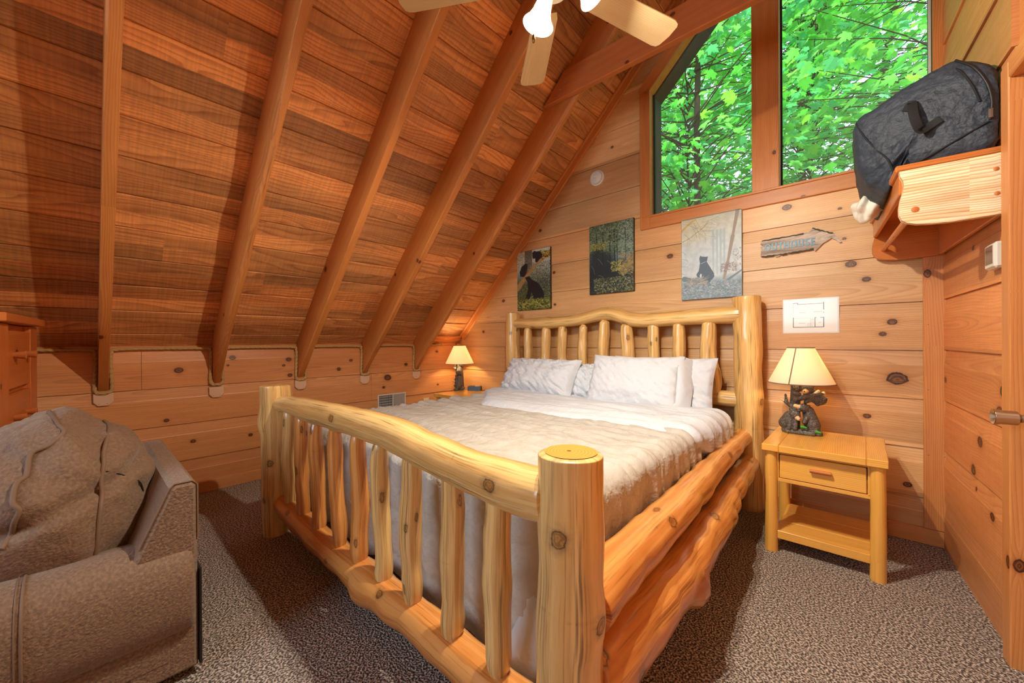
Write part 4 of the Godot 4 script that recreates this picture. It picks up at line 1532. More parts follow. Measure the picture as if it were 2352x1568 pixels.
# ---------------------------------------------------------------- bedside tables and lamps
func stand(label: String, at: Vector3, turn := 0.0) -> Node3D:
	var o := thing("nightstand", label, "nightstand", at, turn, "log-legged bedside tables")
	# local: x right, z towards the room, origin at the floor under the middle
	var k := Mb.new()
	k.off = Vector2(0.1, 0.07)
	k.box(Vector3(0, 0.561, 0), Vector3(0.345, 0.036, 0.555), 0.003)
	obj("table_top", k.mesh(), M.stand, o)
	for s in [-1.0, 1.0]:
		k = Mb.new()
		k.off = Vector2(0.35 + 0.2 * s, 0.2)
		k.box(Vector3(s * 0.211, 0.561, 0), Vector3(0.0755, 0.036, 0.555), 0.003, Basis(Vector3(0, 0, 1), Vector3(0, 1, 0), Vector3(-1, 0, 0)) if false else Basis())
		obj("breadboard_end", k.mesh(), M.stand, o)
	for x in [-0.212, 0.212]:
		for z in [-0.225, 0.232]:
			log_obj("leg", [Vector3(x, 0.0, z), Vector3(x + 0.002, 0.27, z), Vector3(x, 0.545, z)], [0.031, 0.029, 0.028], M.stand, o, int(x * 100 + z * 900), 0.002, 8, 18)
	var rail := Mb.new()
	rail.box(Vector3(0, 0.458, 0.0), Vector3(0.39, 0.008, 0.42), 0.001)
	for z in [-0.225, 0.222]:
		rail.box(Vector3(0, 0.386, z), Vector3(0.39, 0.02, 0.022), 0.002)
		rail.box(Vector3(0, 0.535, z), Vector3(0.39, 0.018, 0.022), 0.002)
	for s in [-1.0, 1.0]:
		rail.box(Vector3(s * 0.186, 0.46, 0.222), Vector3(0.018, 0.14, 0.022), 0.002)
		rail.box(Vector3(s * 0.205, 0.46, 0.0), Vector3(0.014, 0.15, 0.42), 0.002)
	rail.box(Vector3(0, 0.46, -0.222), Vector3(0.39, 0.14, 0.012), 0.001)
	obj("drawer_case", rail.mesh(), M.stand, o)
	k = Mb.new()
	k.off = Vector2(0.6, 0.3)
	k.box(Vector3(0, 0.461, 0.226), Vector3(0.346, 0.123, 0.02), 0.003)
	var dr := obj("drawer", k.mesh(), M.stand, o)
	obj("handle", tube_mesh([Vector3(-0.042, 0.468, 0.251), Vector3(0.042, 0.468, 0.251)], [0.0095, 0.0095], 14), M.beam, dr, "brown dowel drawer pull")
	k = Mb.new()
	for x in [-0.025, 0.025]:
		k.box(Vector3(x, 0.468, 0.24), Vector3(0.008, 0.008, 0.016), 0.001)
	obj("handle_stud", k.mesh(), M.beam, dr)
	for j in 3:
		k = Mb.new()
		k.off = Vector2(0.2 * j, 0.13 * j)
		k.box(Vector3(0, 0.095, -0.155 + j * 0.157), Vector3(0.385, 0.03, 0.155), 0.002)
		obj("shelf_board", k.mesh(), M.stand, o)
	k = Mb.new()
	k.box(Vector3(0, 0.093, 0.235), Vector3(0.37, 0.042, 0.014), 0.002)
	obj("shelf_edge", k.mesh(), M.stand, o)
	return o

func nightstands() -> void:
	stand("yellow pine nightstand with log legs and one drawer at the right of the bed", Vector3(3.603, 0, 0.424))
	stand("yellow pine nightstand mostly hidden behind the far left side of the bed", Vector3(0.56, 0, 0.35))
	var fig := statue()
	bear_lamp("bear figurine table lamp with a glowing cone shade on the right nightstand", Vector3(3.487, 0.579, 0.285), 0.0, fig, 0.055)
	bear_lamp("bear figurine table lamp with a bright cone shade in the far left corner", Vector3(0.285, 0.579, 0.235), -0.9, fig, 0.15)
	# clock radio beside the far lamp
	var c := thing("clock_radio", "small black clock radio on the far left nightstand beside the lamp", "clock radio", Vector3(0.47, 0.580, 0.17), 0.55)
	var k := Mb.new()
	k.prism(PackedVector2Array([Vector2(-0.045, 0), Vector2(0.045, 0), Vector2(0.035, 0.045), Vector2(-0.028, 0.05), Vector2(-0.042, 0.03)]), -0.075, 0.075, Transform3D(Basis(Vector3(0, 0, 1), Vector3.UP, Vector3(-1, 0, 0)), Vector3.ZERO), 0.004)
	obj("clock_body", k.mesh(), M.black, c)
	obj("display", box_mesh(Vector3(0, 0.028, -0.0455), Vector3(0.09, 0.022, 0.002), 0.0005), M.screen, c)
	obj("button", box_mesh(Vector3(0.03, 0.049, 0), Vector3(0.05, 0.006, 0.02), 0.002), M.metal, c)
	var cp := spline([Vector3(0.55, 0.584, 0.15), Vector3(0.60, 0.586, 0.12), Vector3(0.66, 0.583, 0.10), Vector3(0.72, 0.58, 0.075), Vector3(0.76, 0.56, 0.065)], 8)
	tag(obj("power_cord", tube_mesh(cp, lerps([0.003, 0.003], cp.size()), 6), M.black), "thin black cord trailing from the clock radio across the far nightstand", "cord")
	cp = spline([Vector3(3.46, 0.50, 0.055), Vector3(3.462, 0.40, 0.06), Vector3(3.475, 0.34, 0.062), Vector3(3.462, 0.29, 0.06), Vector3(3.42, 0.26, 0.055)], 8)
	tag(obj("power_cord", tube_mesh(cp, lerps([0.0028, 0.0028], cp.size()), 6), M.black), "thin black lamp cord hanging behind the right nightstand", "cord")

func bear_lamp(label: String, at: Vector3, turn: float, fig: Array, power: float) -> void:
	var o := thing("table_lamp", label, "table lamp", at, turn, "bear figurine lamps")
	obj("figurine", fig[0], M.figure, o, "dark bronze bears climbing a tree stump")
	obj("stem", tube_mesh([Vector3(-0.005, 0.29, 0), Vector3(-0.002, 0.345, 0)], [0.010, 0.010], 12), M.brass, o)
	var k := Mb.new()
	k.lathe(Vector3(0, 0.345, 0), [Vector2(0.001, 0), Vector2(0.016, 0), Vector2(0.016, 0.045), Vector2(0.001, 0.045)], 16)
	obj("bulb_socket", k.mesh(), M.brass, o)
	k = Mb.new()
	k.lathe(Vector3(0, 0.39, 0), [Vector2(0.001, 0), Vector2(0.013, 0.004), Vector2(0.027, 0.03), Vector2(0.029, 0.045), Vector2(0.024, 0.065), Vector2(0.012, 0.076), Vector2(0.001, 0.078)], 20)
	obj("bulb", k.mesh(), M.bulb, o)
	k = Mb.new()
	var y0 := 0.302
	var y1 := 0.512
	k.lathe(Vector3.ZERO, [Vector2(0.165, y0), Vector2(0.066, y1), Vector2(0.0645, y1), Vector2(0.1635, y0), Vector2(0.165, y0)], 48)
	var sh := obj("shade", k.mesh(), M.shade, o, "cream cone shade lit from inside")
	k = Mb.new()
	for r in [[0.165, y0], [0.066, y1]]:
		var pts := []
		for i in 49:
			pts.append(Vector3(cos(TAU * i / 48.0) * r[0], r[1], sin(TAU * i / 48.0) * r[0]))
		k = Mb.new()
		k.tube(pts, lerps([0.003, 0.003], 49), 8, false)
		obj("rim", k.mesh(), M.piping, sh)
	k = Mb.new()
	var a := 1.82 - turn * 0.0
	for s in [0]:
		var c0 := Vector3(cos(a), 0, sin(a))
		var tn := Vector3(-sin(a), 0, cos(a))
		var p0 := c0 * 0.1655 + Vector3(0, y0, 0)
		var p1 := c0 * 0.0665 + Vector3(0, y1, 0)
		k.face([p0 - tn * 0.0035, p0 + tn * 0.0035, p1 + tn * 0.003, p1 - tn * 0.003], Vector3(0, 0.4, 0), tn, Vector3.UP)
	obj("seam", k.mesh(), M.piping, sh)
	var l := OmniLight3D.new()
	l.name = numbered("lamp_bulb_light")
	l.light_color = Color(1.0, 0.83, 0.60)
	l.light_energy = power
	l.light_size = 0.028
	l.omni_range = 10.0
	l.omni_attenuation = 2.0
	l.shadow_enabled = true
	l.position = at + Vector3(0, 0.43, 0)
	add_child(l)


# bears on a stump, as one skin: capsules joined by a smooth minimum, meshed by surface nets
func statue() -> Array:
	var fur := col("514a45")
	var tan_ := col("d9b88a")
	var bark := col("5d564c")
	var cut := col("e3d9b8")
	var moss := col("3f9a2e")
	var P := []     # a, b, ra, rb, colour
	var add := func(a: Array, b: Array, ra: float, rb: float, c: Color) -> void: P.append([Vector3(a[0], a[1], a[2]), Vector3(b[0], b[1], b[2]), ra, rb, c])
	# plinth
	add.call([-0.075, 0.012, 0.01], [0.085, 0.010, 0.015], 0.022, 0.020, bark)
	add.call([-0.06, 0.012, 0.035], [0.055, 0.010, 0.04], 0.020, 0.018, bark)
	add.call([-0.05, 0.012, -0.03], [0.05, 0.012, -0.03], 0.022, 0.020, bark)
	# stump and branches
	add.call([-0.035, 0.02, -0.015], [-0.030, 0.18, -0.01], 0.030, 0.025, bark)
	add.call([-0.030, 0.18, -0.01], [-0.030, 0.30, -0.005], 0.025, 0.020, bark)
	add.call([-0.025, 0.20, 0.005], [0.065, 0.238, 0.03], 0.017, 0.011, bark)
	add.call([0.065, 0.238, 0.03], [0.105, 0.250, 0.032], 0.010, 0.008, bark)
	add.call([0.105, 0.251, 0.032], [0.110, 0.253, 0.032], 0.0082, 0.0078, cut)
	add.call([0.072, 0.250, 0.033], [0.085, 0.262, 0.036], 0.008, 0.008, cut)
	add.call([-0.050, 0.155, 0.0], [-0.080, 0.185, 0.005], 0.010, 0.008, bark)
	add.call([-0.070, 0.178, 0.005], [-0.076, 0.225, 0.0], 0.009, 0.006, bark)
	add.call([-0.080, 0.185, 0.005], [-0.094, 0.193, 0.006], 0.006, 0.005, cut)
	add.call([-0.045, 0.295, 0.0], [-0.065, 0.308, 0.0], 0.008, 0.004, cut)
	# cub over the branch: head, snout, ears, body hanging behind, paws
	add.call([0.030, 0.272, 0.028], [0.036, 0.268, 0.022], 0.029, 0.028, fur)
	add.call([0.026, 0.258, 0.050], [0.024, 0.254, 0.060], 0.014, 0.010, tan_)
	add.call([0.003, 0.296, 0.022], [0.002, 0.299, 0.022], 0.010, 0.008, fur)
	add.call([0.060, 0.291, 0.022], [0.062, 0.294, 0.022], 0.010, 0.008, fur)
	add.call([0.045, 0.238, 0.0], [0.085, 0.208, -0.005], 0.034, 0.034, fur)
	add.call([0.085, 0.208, -0.005], [0.100, 0.205, 0.0], 0.030, 0.022, fur)
	add.call([0.100, 0.208, 0.006], [0.114, 0.214, 0.010], 0.012, 0.011, fur)
	add.call([0.076, 0.185, 0.01], [0.080, 0.178, 0.012], 0.010, 0.008, fur)
	add.call([0.045, 0.205, 0.012], [0.024, 0.190, 0.015], 0.013, 0.010, fur)
	# cub hugging the stump from behind
	add.call([-0.022, 0.278, -0.012], [-0.020, 0.268, 0.004], 0.027, 0.024, fur)
	add.call([-0.044, 0.292, 0.002], [-0.045, 0.294, 0.003], 0.009, 0.008, fur)
	add.call([-0.024, 0.232, 0.012], [-0.006, 0.236, 0.018], 0.012, 0.010, fur)
	# big bear looking up, right of the stump
	add.call([0.010, 0.158, 0.030], [0.018, 0.155, 0.020], 0.024, 0.025, fur)
	add.call([-0.012, 0.163, 0.044], [-0.022, 0.168, 0.050], 0.013, 0.011, tan_)
	add.call([0.038, 0.168, 0.022], [0.040, 0.170, 0.022], 0.010, 0.008, fur)
	add.call([0.035, 0.135, 0.0], [0.055, 0.055, 0.0], 0.030, 0.040, fur)
	add.call([0.055, 0.055, 0.005], [0.062, 0.035, 0.01], 0.038, 0.030, fur)
	add.call([0.030, 0.10, 0.03], [0.020, 0.075, 0.045], 0.015, 0.012, fur)
	# bear looking out, left
	add.call([-0.028, 0.118, 0.042], [-0.022, 0.112, 0.045], 0.026, 0.025, fur)
	add.call([-0.010, 0.098, 0.064], [-0.004, 0.094, 0.071], 0.013, 0.010, tan_)
	add.call([-0.046, 0.143, 0.038], [-0.048, 0.146, 0.038], 0.010, 0.008, fur)
	add.call([-0.006, 0.140, 0.036], [-0.004, 0.142, 0.036], 0.009, 0.008, fur)
	add.call([-0.050, 0.098, 0.02], [-0.075, 0.055, 0.012], 0.034, 0.036, fur)
	add.call([-0.048, 0.085, 0.040], [-0.052, 0.035, 0.052], 0.015, 0.013, fur)
	add.call([-0.022, 0.080, 0.045], [-0.024, 0.035, 0.056], 0.014, 0.013, fur)
	add.call([0.010, 0.050, 0.060], [0.030, 0.046, 0.060], 0.010, 0.006, moss)
	add.call([0.075, 0.026, 0.036], [0.095, 0.022, 0.036], 0.008, 0.006, moss)
	# noses and eyes
	add.call([0.022, 0.259, 0.071], [0.024, 0.259, 0.071], 0.0035, 0.0035, col("2a1a14"))
	add.call([0.002, 0.096, 0.081], [0.004, 0.096, 0.081], 0.0035, 0.0035, col("2a1a14"))
	return [nets(P, Vector3(-0.125, -0.004, -0.08), Vector3(0.135, 0.325, 0.105), 0.0036, 0.0065)]

func nets(P: Array, lo: Vector3, hi: Vector3, cell: float, kk: float) -> ArrayMesh:
	var nx := int((hi.x - lo.x) / cell) + 2
	var ny := int((hi.y - lo.y) / cell) + 2
	var nz := int((hi.z - lo.z) / cell) + 2
	var F := PackedFloat32Array()
	var N := PackedFloat32Array()
	var C := PackedInt32Array()
	F.resize(nx * ny * nz)
	N.resize(nx * ny * nz)
	C.resize(nx * ny * nz)
	F.fill(0.05)
	N.fill(1.0)
	for pi in P.size():
		var p: Array = P[pi]
		var a: Vector3 = p[0]
		var b: Vector3 = p[1]
		var ra: float = p[2]
		var rb: float = p[3]
		var m := maxf(ra, rb) + 0.016
		var i0 := maxi(0, int((minf(a.x, b.x) - m - lo.x) / cell))
		var i1 := mini(nx - 1, int((maxf(a.x, b.x) + m - lo.x) / cell) + 1)
		var j0 := maxi(0, int((minf(a.y, b.y) - m - lo.y) / cell))
		var j1 := mini(ny - 1, int((maxf(a.y, b.y) + m - lo.y) / cell) + 1)
		var k0 := maxi(0, int((minf(a.z, b.z) - m - lo.z) / cell))
		var k1 := mini(nz - 1, int((maxf(a.z, b.z) + m - lo.z) / cell) + 1)
		var ab := b - a
		var l2 := maxf(ab.length_squared(), 1e-9)
		for k in range(k0, k1 + 1):
			for j in range(j0, j1 + 1):
				var at := (k * ny + j) * nx + i0
				for i in range(i0, i1 + 1):
					var q := lo + Vector3(i, j, k) * cell - a
					var t := clampf(q.dot(ab) / l2, 0.0, 1.0)
					var d := (q - ab * t).length() - lerpf(ra, rb, t)
					if d < N[at]:
						N[at] = d
						C[at] = pi
					var f := F[at]
					var h := maxf(kk - absf(f - d), 0.0) / kk
					F[at] = minf(f, d) - h * h * kk * 0.25
					at += 1
	for j in ny:
		if lo.y + j * cell < 0.001:
			for k in nz:
				for i in nx:
					F[(k * ny + j) * nx + i] = 0.002
	var idx := {}
	var mb := Mb.new()
	var off := [0, 1, nx, nx + 1, nx * ny, nx * ny + 1, nx * ny + nx, nx * ny + nx + 1]
	for k in nz - 1:
		for j in ny - 1:
			for i in nx - 1:
				var at := (k * ny + j) * nx + i
				var s := 0
				for o in off:
					if F[at + o] < 0.0:
						s += 1
				if s == 0 or s == 8:
					continue
				var sum := Vector3.ZERO
				var cnt := 0
				for e in [[0, 1], [2, 3], [4, 5], [6, 7], [0, 2], [1, 3], [4, 6], [5, 7], [0, 4], [1, 5], [2, 6], [3, 7]]:
					var fa := F[at + off[e[0]]]
					var fb := F[at + off[e[1]]]
					if (fa < 0.0) != (fb < 0.0):
						var t := fa / (fa - fb)
						var pa := Vector3(e[0] & 1, (e[0] >> 1) & 1, e[0] >> 2)
						var pb := Vector3(e[1] & 1, (e[1] >> 1) & 1, e[1] >> 2)
						sum += pa.lerp(pb, t)
						cnt += 1
				var p := lo + (Vector3(i, j, k) + sum / cnt) * cell
				var g := Vector3(F[at + 1] - F[at], F[at + nx] - F[at], F[at + nx * ny] - F[at]).normalized()
				var cc: Color = P[C[at]][4]
				var sp := NF[(int(p.x * 9000) & 511) * 512 + (int(p.y * 7000 + p.z * 5000) & 511)] / 255.0
				cc = cc.lerp(col("b3a998") if sp > 0.55 else col("22242a"), clampf(absf(sp - 0.5) * 2.2, 0.0, 0.6) * (1.0 if cc.get_luminance() < 0.35 else 0.15))
				mb.col = cc.srgb_to_linear()
				idx[at] = mb.add(p, g, Vector2(p.x, p.y))
	for k in range(1, nz - 1):
		for j in range(1, ny - 1):
			for i in range(1, nx - 1):
				var at := (k * ny + j) * nx + i
				var f := F[at] < 0.0
				if f != (F[at + 1] < 0.0):
					quad(mb, idx, at, at - nx, at - nx - nx * ny, at - nx * ny)
				if f != (F[at + nx] < 0.0):
					quad(mb, idx, at, at - 1, at - 1 - nx * ny, at - nx * ny)
				if f != (F[at + nx * ny] < 0.0):
					quad(mb, idx, at, at - 1, at - 1 - nx, at - nx)
	return mb.mesh()

func quad(mb: Mb, idx: Dictionary, a: int, b: int, c: int, d: int) -> void:
	if idx.has(a) and idx.has(b) and idx.has(c) and idx.has(d):
		mb.tri(idx[a], idx[b], idx[c])
		mb.tri(idx[a], idx[c], idx[d])
# ---------------------------------------------------------------- pictures
class Art:
	var im: Image
	var w: int
	var h: int
	var r := RandomNumberGenerator.new()

	func _init(w_: int, h_: int, sd: int) -> void:
		w = w_
		h = h_
		r.seed = sd
		im = Image.create(w, h, false, Image.FORMAT_RGB8)

	func dab(x: int, y: int, c: Color, a: float) -> void:
		if x >= 0 and y >= 0 and x < w and y < h:
			im.set_pixel(x, y, im.get_pixel(x, y).lerp(c, a))

	func wash(stops: Array, nz: PackedByteArray, amp: float, sx: int, sy: int) -> void:
		for y in h:
			var t := float(y) / h
			var k := 0
			while k < stops.size() - 2 and t > stops[k + 1][0]:
				k += 1
			var c: Color = (stops[k][1] as Color).lerp(stops[k + 1][1], clampf((t - stops[k][0]) / (stops[k + 1][0] - stops[k][0]), 0.0, 1.0))
			for x in w:
				var n := (nz[((y * sy) & 511) * 512 + ((x * sx) & 511)] / 255.0 - 0.5) * amp
				im.set_pixel(x, y, Color(c.r + n, c.g + n, c.b + n * 0.9))

	func shape(pts: Array, c: Color, a := 1.0, rough := 0.0) -> void:
		var pl := PackedVector2Array()
		var lo := Vector2(1e9, 1e9)
		var hi := -lo
		for p in pts:
			var q := Vector2(p[0] * w, p[1] * h)
			pl.append(q)
			lo = lo.min(q)
			hi = hi.max(q)
		for y in range(int(lo.y) - 1, int(hi.y) + 2):
			for x in range(int(lo.x) - 1, int(hi.x) + 2):
				if Geometry2D.is_point_in_polygon(Vector2(x, y) + Vector2(r.randf_range(-rough, rough), r.randf_range(-rough, rough)), pl):
					dab(x, y, c.lightened(r.randf() * 0.06), a)

	func stroke(pts: Array, c: Color, wd: float, a := 1.0) -> void:
		for i in pts.size() - 1:
			var p := Vector2(pts[i][0] * w, pts[i][1] * h)
			var q := Vector2(pts[i + 1][0] * w, pts[i + 1][1] * h)
			var n := int(p.distance_to(q) * 1.5) + 1
			for s in n:
				var m := p.lerp(q, float(s) / n)
				var k := wd * (1.0 - 0.4 * s / n) * 0.5
				for dy in range(-int(k) - 1, int(k) + 2):
					for dx in range(-int(k) - 1, int(k) + 2):
						var d := Vector2(dx, dy).length()
						if d <= k + 0.5:
							dab(int(m.x) + dx, int(m.y) + dy, c, a * clampf(k + 0.5 - d, 0.0, 1.0))

	func speckle(x0: float, y0: float, x1: float, y1: float, n: int, cs: Array, size: float, a: float, long := 0.0) -> void:
		for i in n:
			var p := Vector2(r.randf_range(x0, x1) * w, r.randf_range(y0, y1) * h)
			var c: Color = cs[r.randi() % cs.size()]
			var sz := size * r.randf_range(0.4, 1.3)
			var ang := r.randf_range(-0.9, 0.9)
			var m := int(maxf(1.0, sz * (1.0 + long)))
			for s in m:
				var q := p + Vector2(cos(ang), sin(ang)) * s
				for e in int(maxf(1.0, sz * 0.7)):
					dab(int(q.x), int(q.y) + e, c, a)

	func wisp(x: float, y: float, ang: float, len: float, wd: float, c: Color, a: float, depth: int) -> void:
		var p := Vector2(x, y)
		var pts := [[p.x, p.y]]
		for i in 6:
			p += Vector2(cos(ang), sin(ang)) * len / 6.0
			ang += r.randf_range(-0.25, 0.25)
			pts.append([p.x, p.y])
			if depth > 0 and i > 1 and r.randf() < 0.75:
				wisp(p.x, p.y, ang + r.randf_range(0.4, 0.9) * (1 if r.randf() < 0.5 else -1), len * 0.5, wd * 0.6, c, a, depth - 1)
		stroke(pts, c, wd, a)

func canvas(label: String, x0: float, x1: float, y0: float, y1: float, im: Image, side: Color) -> void:
	var w := x1 - x0
	var h := y1 - y0
	var o := thing("canvas_print", label, "wall art", Vector3((x0 + x1) / 2, (y0 + y1) / 2, 0.0195), 0.0, "canvas prints above the headboard")
	obj("canvas_wrap", box_mesh(Vector3(0, 0, 0.010), Vector3(w, h, 0.020), 0.003), mat(side, 0.8), o)
	var k := Mb.new()
	k.poly([Vector3(-w / 2 + 0.003, -h / 2 + 0.003, 0.0205), Vector3(w / 2 - 0.003, -h / 2 + 0.003, 0.0205), Vector3(w / 2 - 0.003, h / 2 - 0.003, 0.0205), Vector3(-w / 2 + 0.003, h / 2 - 0.003, 0.0205)], Vector3.BACK, Vector3(1 / w, 0, 0), Vector3(0, -1 / h, 0))
	for i in k.uv.size():
		k.uv[i] += Vector2(0.5, 0.5)
	obj("print", k.mesh(), mat(Color.WHITE, 0.55, tex(im)), o)

func wall_things() -> void:
	# two cubs and a bear among leaves
	var a := Art.new(230, 320, 3)
	a.wash([[0.0, col("c9cfc4")], [0.3, col("aeb7a8")], [0.55, col("4c5346")], [0.8, col("4d5a30")], [1.0, col("39401f")]], NF, 0.22, 2, 2)
	a.shape([[0.24, 0.0], [0.46, 0.0], [0.47, 0.35], [0.22, 0.45]], col("5f5a48"), 0.9, 2.0)
	a.speckle(0.24, 0.0, 0.46, 0.4, 300, [col("3c3a2c"), col("7d775f")], 4.0, 0.5, 1.0)
	a.speckle(0.0, 0.0, 0.24, 0.3, 120, [col("8d9a80"), col("5c6950"), col("dfe6e0")], 5.0, 0.5, 1.0)
	a.speckle(0.42, 0.22, 1.0, 0.86, 2600, [col("1f2a18"), col("3b4f2b"), col("6f8560"), col("c3d0c4"), col("26301f")], 4.0, 0.75)
	a.speckle(0.0, 0.5, 0.5, 0.86, 900, [col("27311b"), col("55632c"), col("97a35c"), col("3b3423")], 4.0, 0.7)
	a.shape([[0.0, 0.56], [0.78, 0.10], [0.90, 0.16], [0.62, 0.27], [0.26, 0.50], [0.06, 0.66], [0.0, 0.66]], col("a8834a"), 0.95, 3.0)
	a.speckle(0.62, 0.05, 1.0, 0.16, 260, [col("d2b32e"), col("8a6a26"), col("3d2f14")], 6.0, 0.8, 1.5)
	a.speckle(0.1, 0.2, 0.75, 0.55, 260, [col("c99b52"), col("8d9c38"), col("6a4a22")], 4.0, 0.6, 1.0)
	var bk := col("17171b")
	a.shape([[0.47, 0.05], [0.53, 0.02], [0.60, 0.04], [0.68, 0.04], [0.76, 0.09], [0.76, 0.15], [0.66, 0.19], [0.62, 0.22], [0.56, 0.21], [0.56, 0.15], [0.50, 0.15], [0.48, 0.12]], bk, 1.0, 1.5)
	a.shape([[0.26, 0.21], [0.33, 0.22], [0.32, 0.30], [0.28, 0.38], [0.22, 0.43], [0.10, 0.42], [0.08, 0.34], [0.14, 0.25]], bk, 1.0, 1.5)
	a.shape([[0.24, 0.44], [0.38, 0.43], [0.46, 0.50], [0.62, 0.55], [0.74, 0.64], [0.82, 0.76], [0.80, 0.84], [0.50, 0.84], [0.48, 0.74], [0.44, 0.70], [0.38, 0.82], [0.24, 0.82], [0.34, 0.66], [0.32, 0.52]], bk, 1.0, 1.5)
	a.speckle(0.0, 0.82, 1.0, 1.0, 1800, [col("8e9a3c"), col("4e5a24"), col("c0bd62"), col("2c331b")], 5.0, 0.7, 1.2)
	for i in 7:
		a.wisp(a.r.randf(), 0.85 + 0.1 * a.r.randf(), a.r.randf_range(-0.5, 0.6), 0.3, 2.0, col("d5c98a"), 0.7, 0)
	canvas("narrow canvas print of black bear and cubs on a leaning log, leftmost above the headboard", 1.010, 1.453, 1.463, 2.083, a.im, col("3a2a18"))
	# mossy forest with an upturned root
	a = Art.new(230, 320, 5)
	a.wash([[0.0, col("5c7052")], [0.35, col("6d8878")], [0.5, col("4a6668")], [0.7, col("26302e")], [1.0, col("2a3630")]], NF, 0.2, 2, 2)
	a.shape([[0.72, 0.0], [1.0, 0.0], [1.0, 0.55], [0.62, 0.55], [0.66, 0.3]], col("9fbcc0"), 0.6, 14.0)
	for x in [0.18, 0.32, 0.48, 0.58, 0.64, 0.82]:
		a.stroke([[x, 0.12], [x + 0.01, 0.62]], col("243029"), 7.0 if x < 0.6 else 4.0, 0.75)
	a.speckle(0.0, 0.0, 1.0, 0.45, 2600, [col("30452c"), col("54703c"), col("87a068"), col("b6c9ac"), col("22332a")], 5.0, 0.5, 0.6)
	a.shape([[0.10, 0.36], [0.24, 0.30], [0.34, 0.40], [0.48, 0.42], [0.56, 0.60], [0.70, 0.80], [0.68, 0.93], [0.06, 0.95], [0.0, 0.62], [0.03, 0.42]], col("1a2529"), 0.8, 16.0)
	a.speckle(0.02, 0.26, 0.4, 0.36, 300, [col("a7a33c"), col("7b8431"), col("d0c860")], 5.0, 0.7)
	a.shape([[0.66, 0.68], [1.0, 0.44], [1.0, 0.68], [0.76, 0.78]], col("a08a5c"), 0.9, 3.0)
	a.speckle(0.66, 0.46, 1.0, 0.76, 400, [col("c6a86a"), col("7a6d4c"), col("5a5a66"), col("8f9b45")], 5.0, 0.7, 1.0)
	a.speckle(0.5, 0.56, 0.72, 0.70, 260, [col("b3b04a"), col("6f7c34"), col("d8d08a")], 5.0, 0.7)
	a.speckle(0.1, 0.78, 1.0, 1.0, 1300, [col("8b8f48"), col("42502f"), col("b9b98a"), col("1c2628"), col("3c5160")], 5.0, 0.65, 0.8)
	for i in 12:
		a.wisp(a.r.randf_range(0.05, 0.9), a.r.randf_range(0.45, 0.95), a.r.randf_range(-0.7, 0.9), 0.16, 1.5, col("b9b792"), 0.55, 0)
	canvas("canvas print of a mossy forest with an upturned root, middle of the three pictures", 1.895, 2.327, 1.560, 2.182, a.im, col("4a3418"))
	# bear upright in blue mist
	a = Art.new(256, 360, 7)
	a.wash([[0.0, col("bfc2b0")], [0.2, col("c6cdc6")], [0.5, col("c3d2da")], [0.72, col("c0ccd2")], [0.80, col("8aa2b0")], [1.0, col("7d929c")]], NZ, 0.10, 2, 2)
	a.shape([[0.0, 0.0], [0.45, 0.0], [0.5, 0.22], [0.25, 0.32], [0.0, 0.3]], col("d3cf9c"), 0.35, 22.0)
	for i in 4:
		a.stroke([[0.55 + i * 0.06, 0.2], [0.55 + i * 0.06, 0.72]], col("a9c0cb"), 9.0, 0.18)
	a.stroke([[0.94, 0.0], [0.86, 0.30], [0.78, 0.60], [0.72, 0.78]], col("9a8f84"), 15.0, 0.75)
	a.stroke([[0.0, 0.15], [0.12, 0.08], [0.25, 0.03]], col("c9ab5e"), 9.0, 0.85)
	for i in 9:
		a.wisp(a.r.randf_range(0.0, 0.45), a.r.randf_range(0.0, 0.2), a.r.randf_range(-0.3, 1.2), a.r.randf_range(0.15, 0.32), 1.6, col("85826f"), 0.4, 1)
	a.wisp(0.02, 0.28, -0.25, 0.5, 2.6, col("8d8a78"), 0.6, 0)
	for i in 6:
		a.wisp(0.0, 0.4 + i * 0.09, 0.15, 0.12, 1.6, col("7f919a"), 0.5, 1)
	var bl := col("4c5f70")
	a.shape([[0.315, 0.50], [0.33, 0.475], [0.36, 0.49], [0.42, 0.50], [0.46, 0.495], [0.45, 0.53], [0.44, 0.56], [0.50, 0.63], [0.555, 0.70], [0.565, 0.74], [0.53, 0.775], [0.50, 0.785], [0.50, 0.835], [0.45, 0.835], [0.44, 0.785], [0.425, 0.80], [0.43, 0.83], [0.36, 0.83], [0.35, 0.77], [0.355, 0.70], [0.33, 0.695], [0.32, 0.715], [0.32, 0.74], [0.285, 0.735], [0.265, 0.70], [0.30, 0.66], [0.315, 0.61], [0.325, 0.57]], bl, 0.95, 1.2)
	a.stroke([[0.345, 0.575], [0.43, 0.555]], col("9aaab4"), 3.0, 0.8)
	a.speckle(0.66, 0.60, 0.92, 0.70, 240, [col("8b7f80"), col("a89a98"), col("6d666e")], 5.0, 0.5)
	a.speckle(0.86, 0.44, 1.0, 0.66, 120, [col("8b7f80"), col("a89a98")], 5.0, 0.5)
	a.stroke([[0.05, 0.74], [0.30, 0.80], [0.55, 0.87], [0.80, 0.94], [1.0, 0.97]], col("6e8390"), 22.0, 0.8)
	a.stroke([[0.60, 0.86], [0.80, 0.79], [1.0, 0.70]], col("74868f"), 9.0, 0.8)
	a.speckle(0.0, 0.80, 1.0, 1.0, 2600, [col("63798a"), col("8fa3ad"), col("b9c5ca"), col("9a8f98"), col("6f94a4")], 5.0, 0.55, 0.8)
	a.speckle(0.08, 0.74, 0.45, 0.82, 140, [col("b9ae9a"), col("7d8790")], 6.0, 0.6, 2.0)
	canvas("misty blue canvas print of an upright bear, rightmost above the headboard", 2.715, 3.130, 1.449, 2.074, a.im, col("8f9896"))

	# carved arrow sign
	var s := thing("arrow_sign", "carved wooden arrow sign with blue letters reading OUTHOUSE", "sign", Vector3(3.24, 1.765, 0.0195))
	var k := Mb.new()
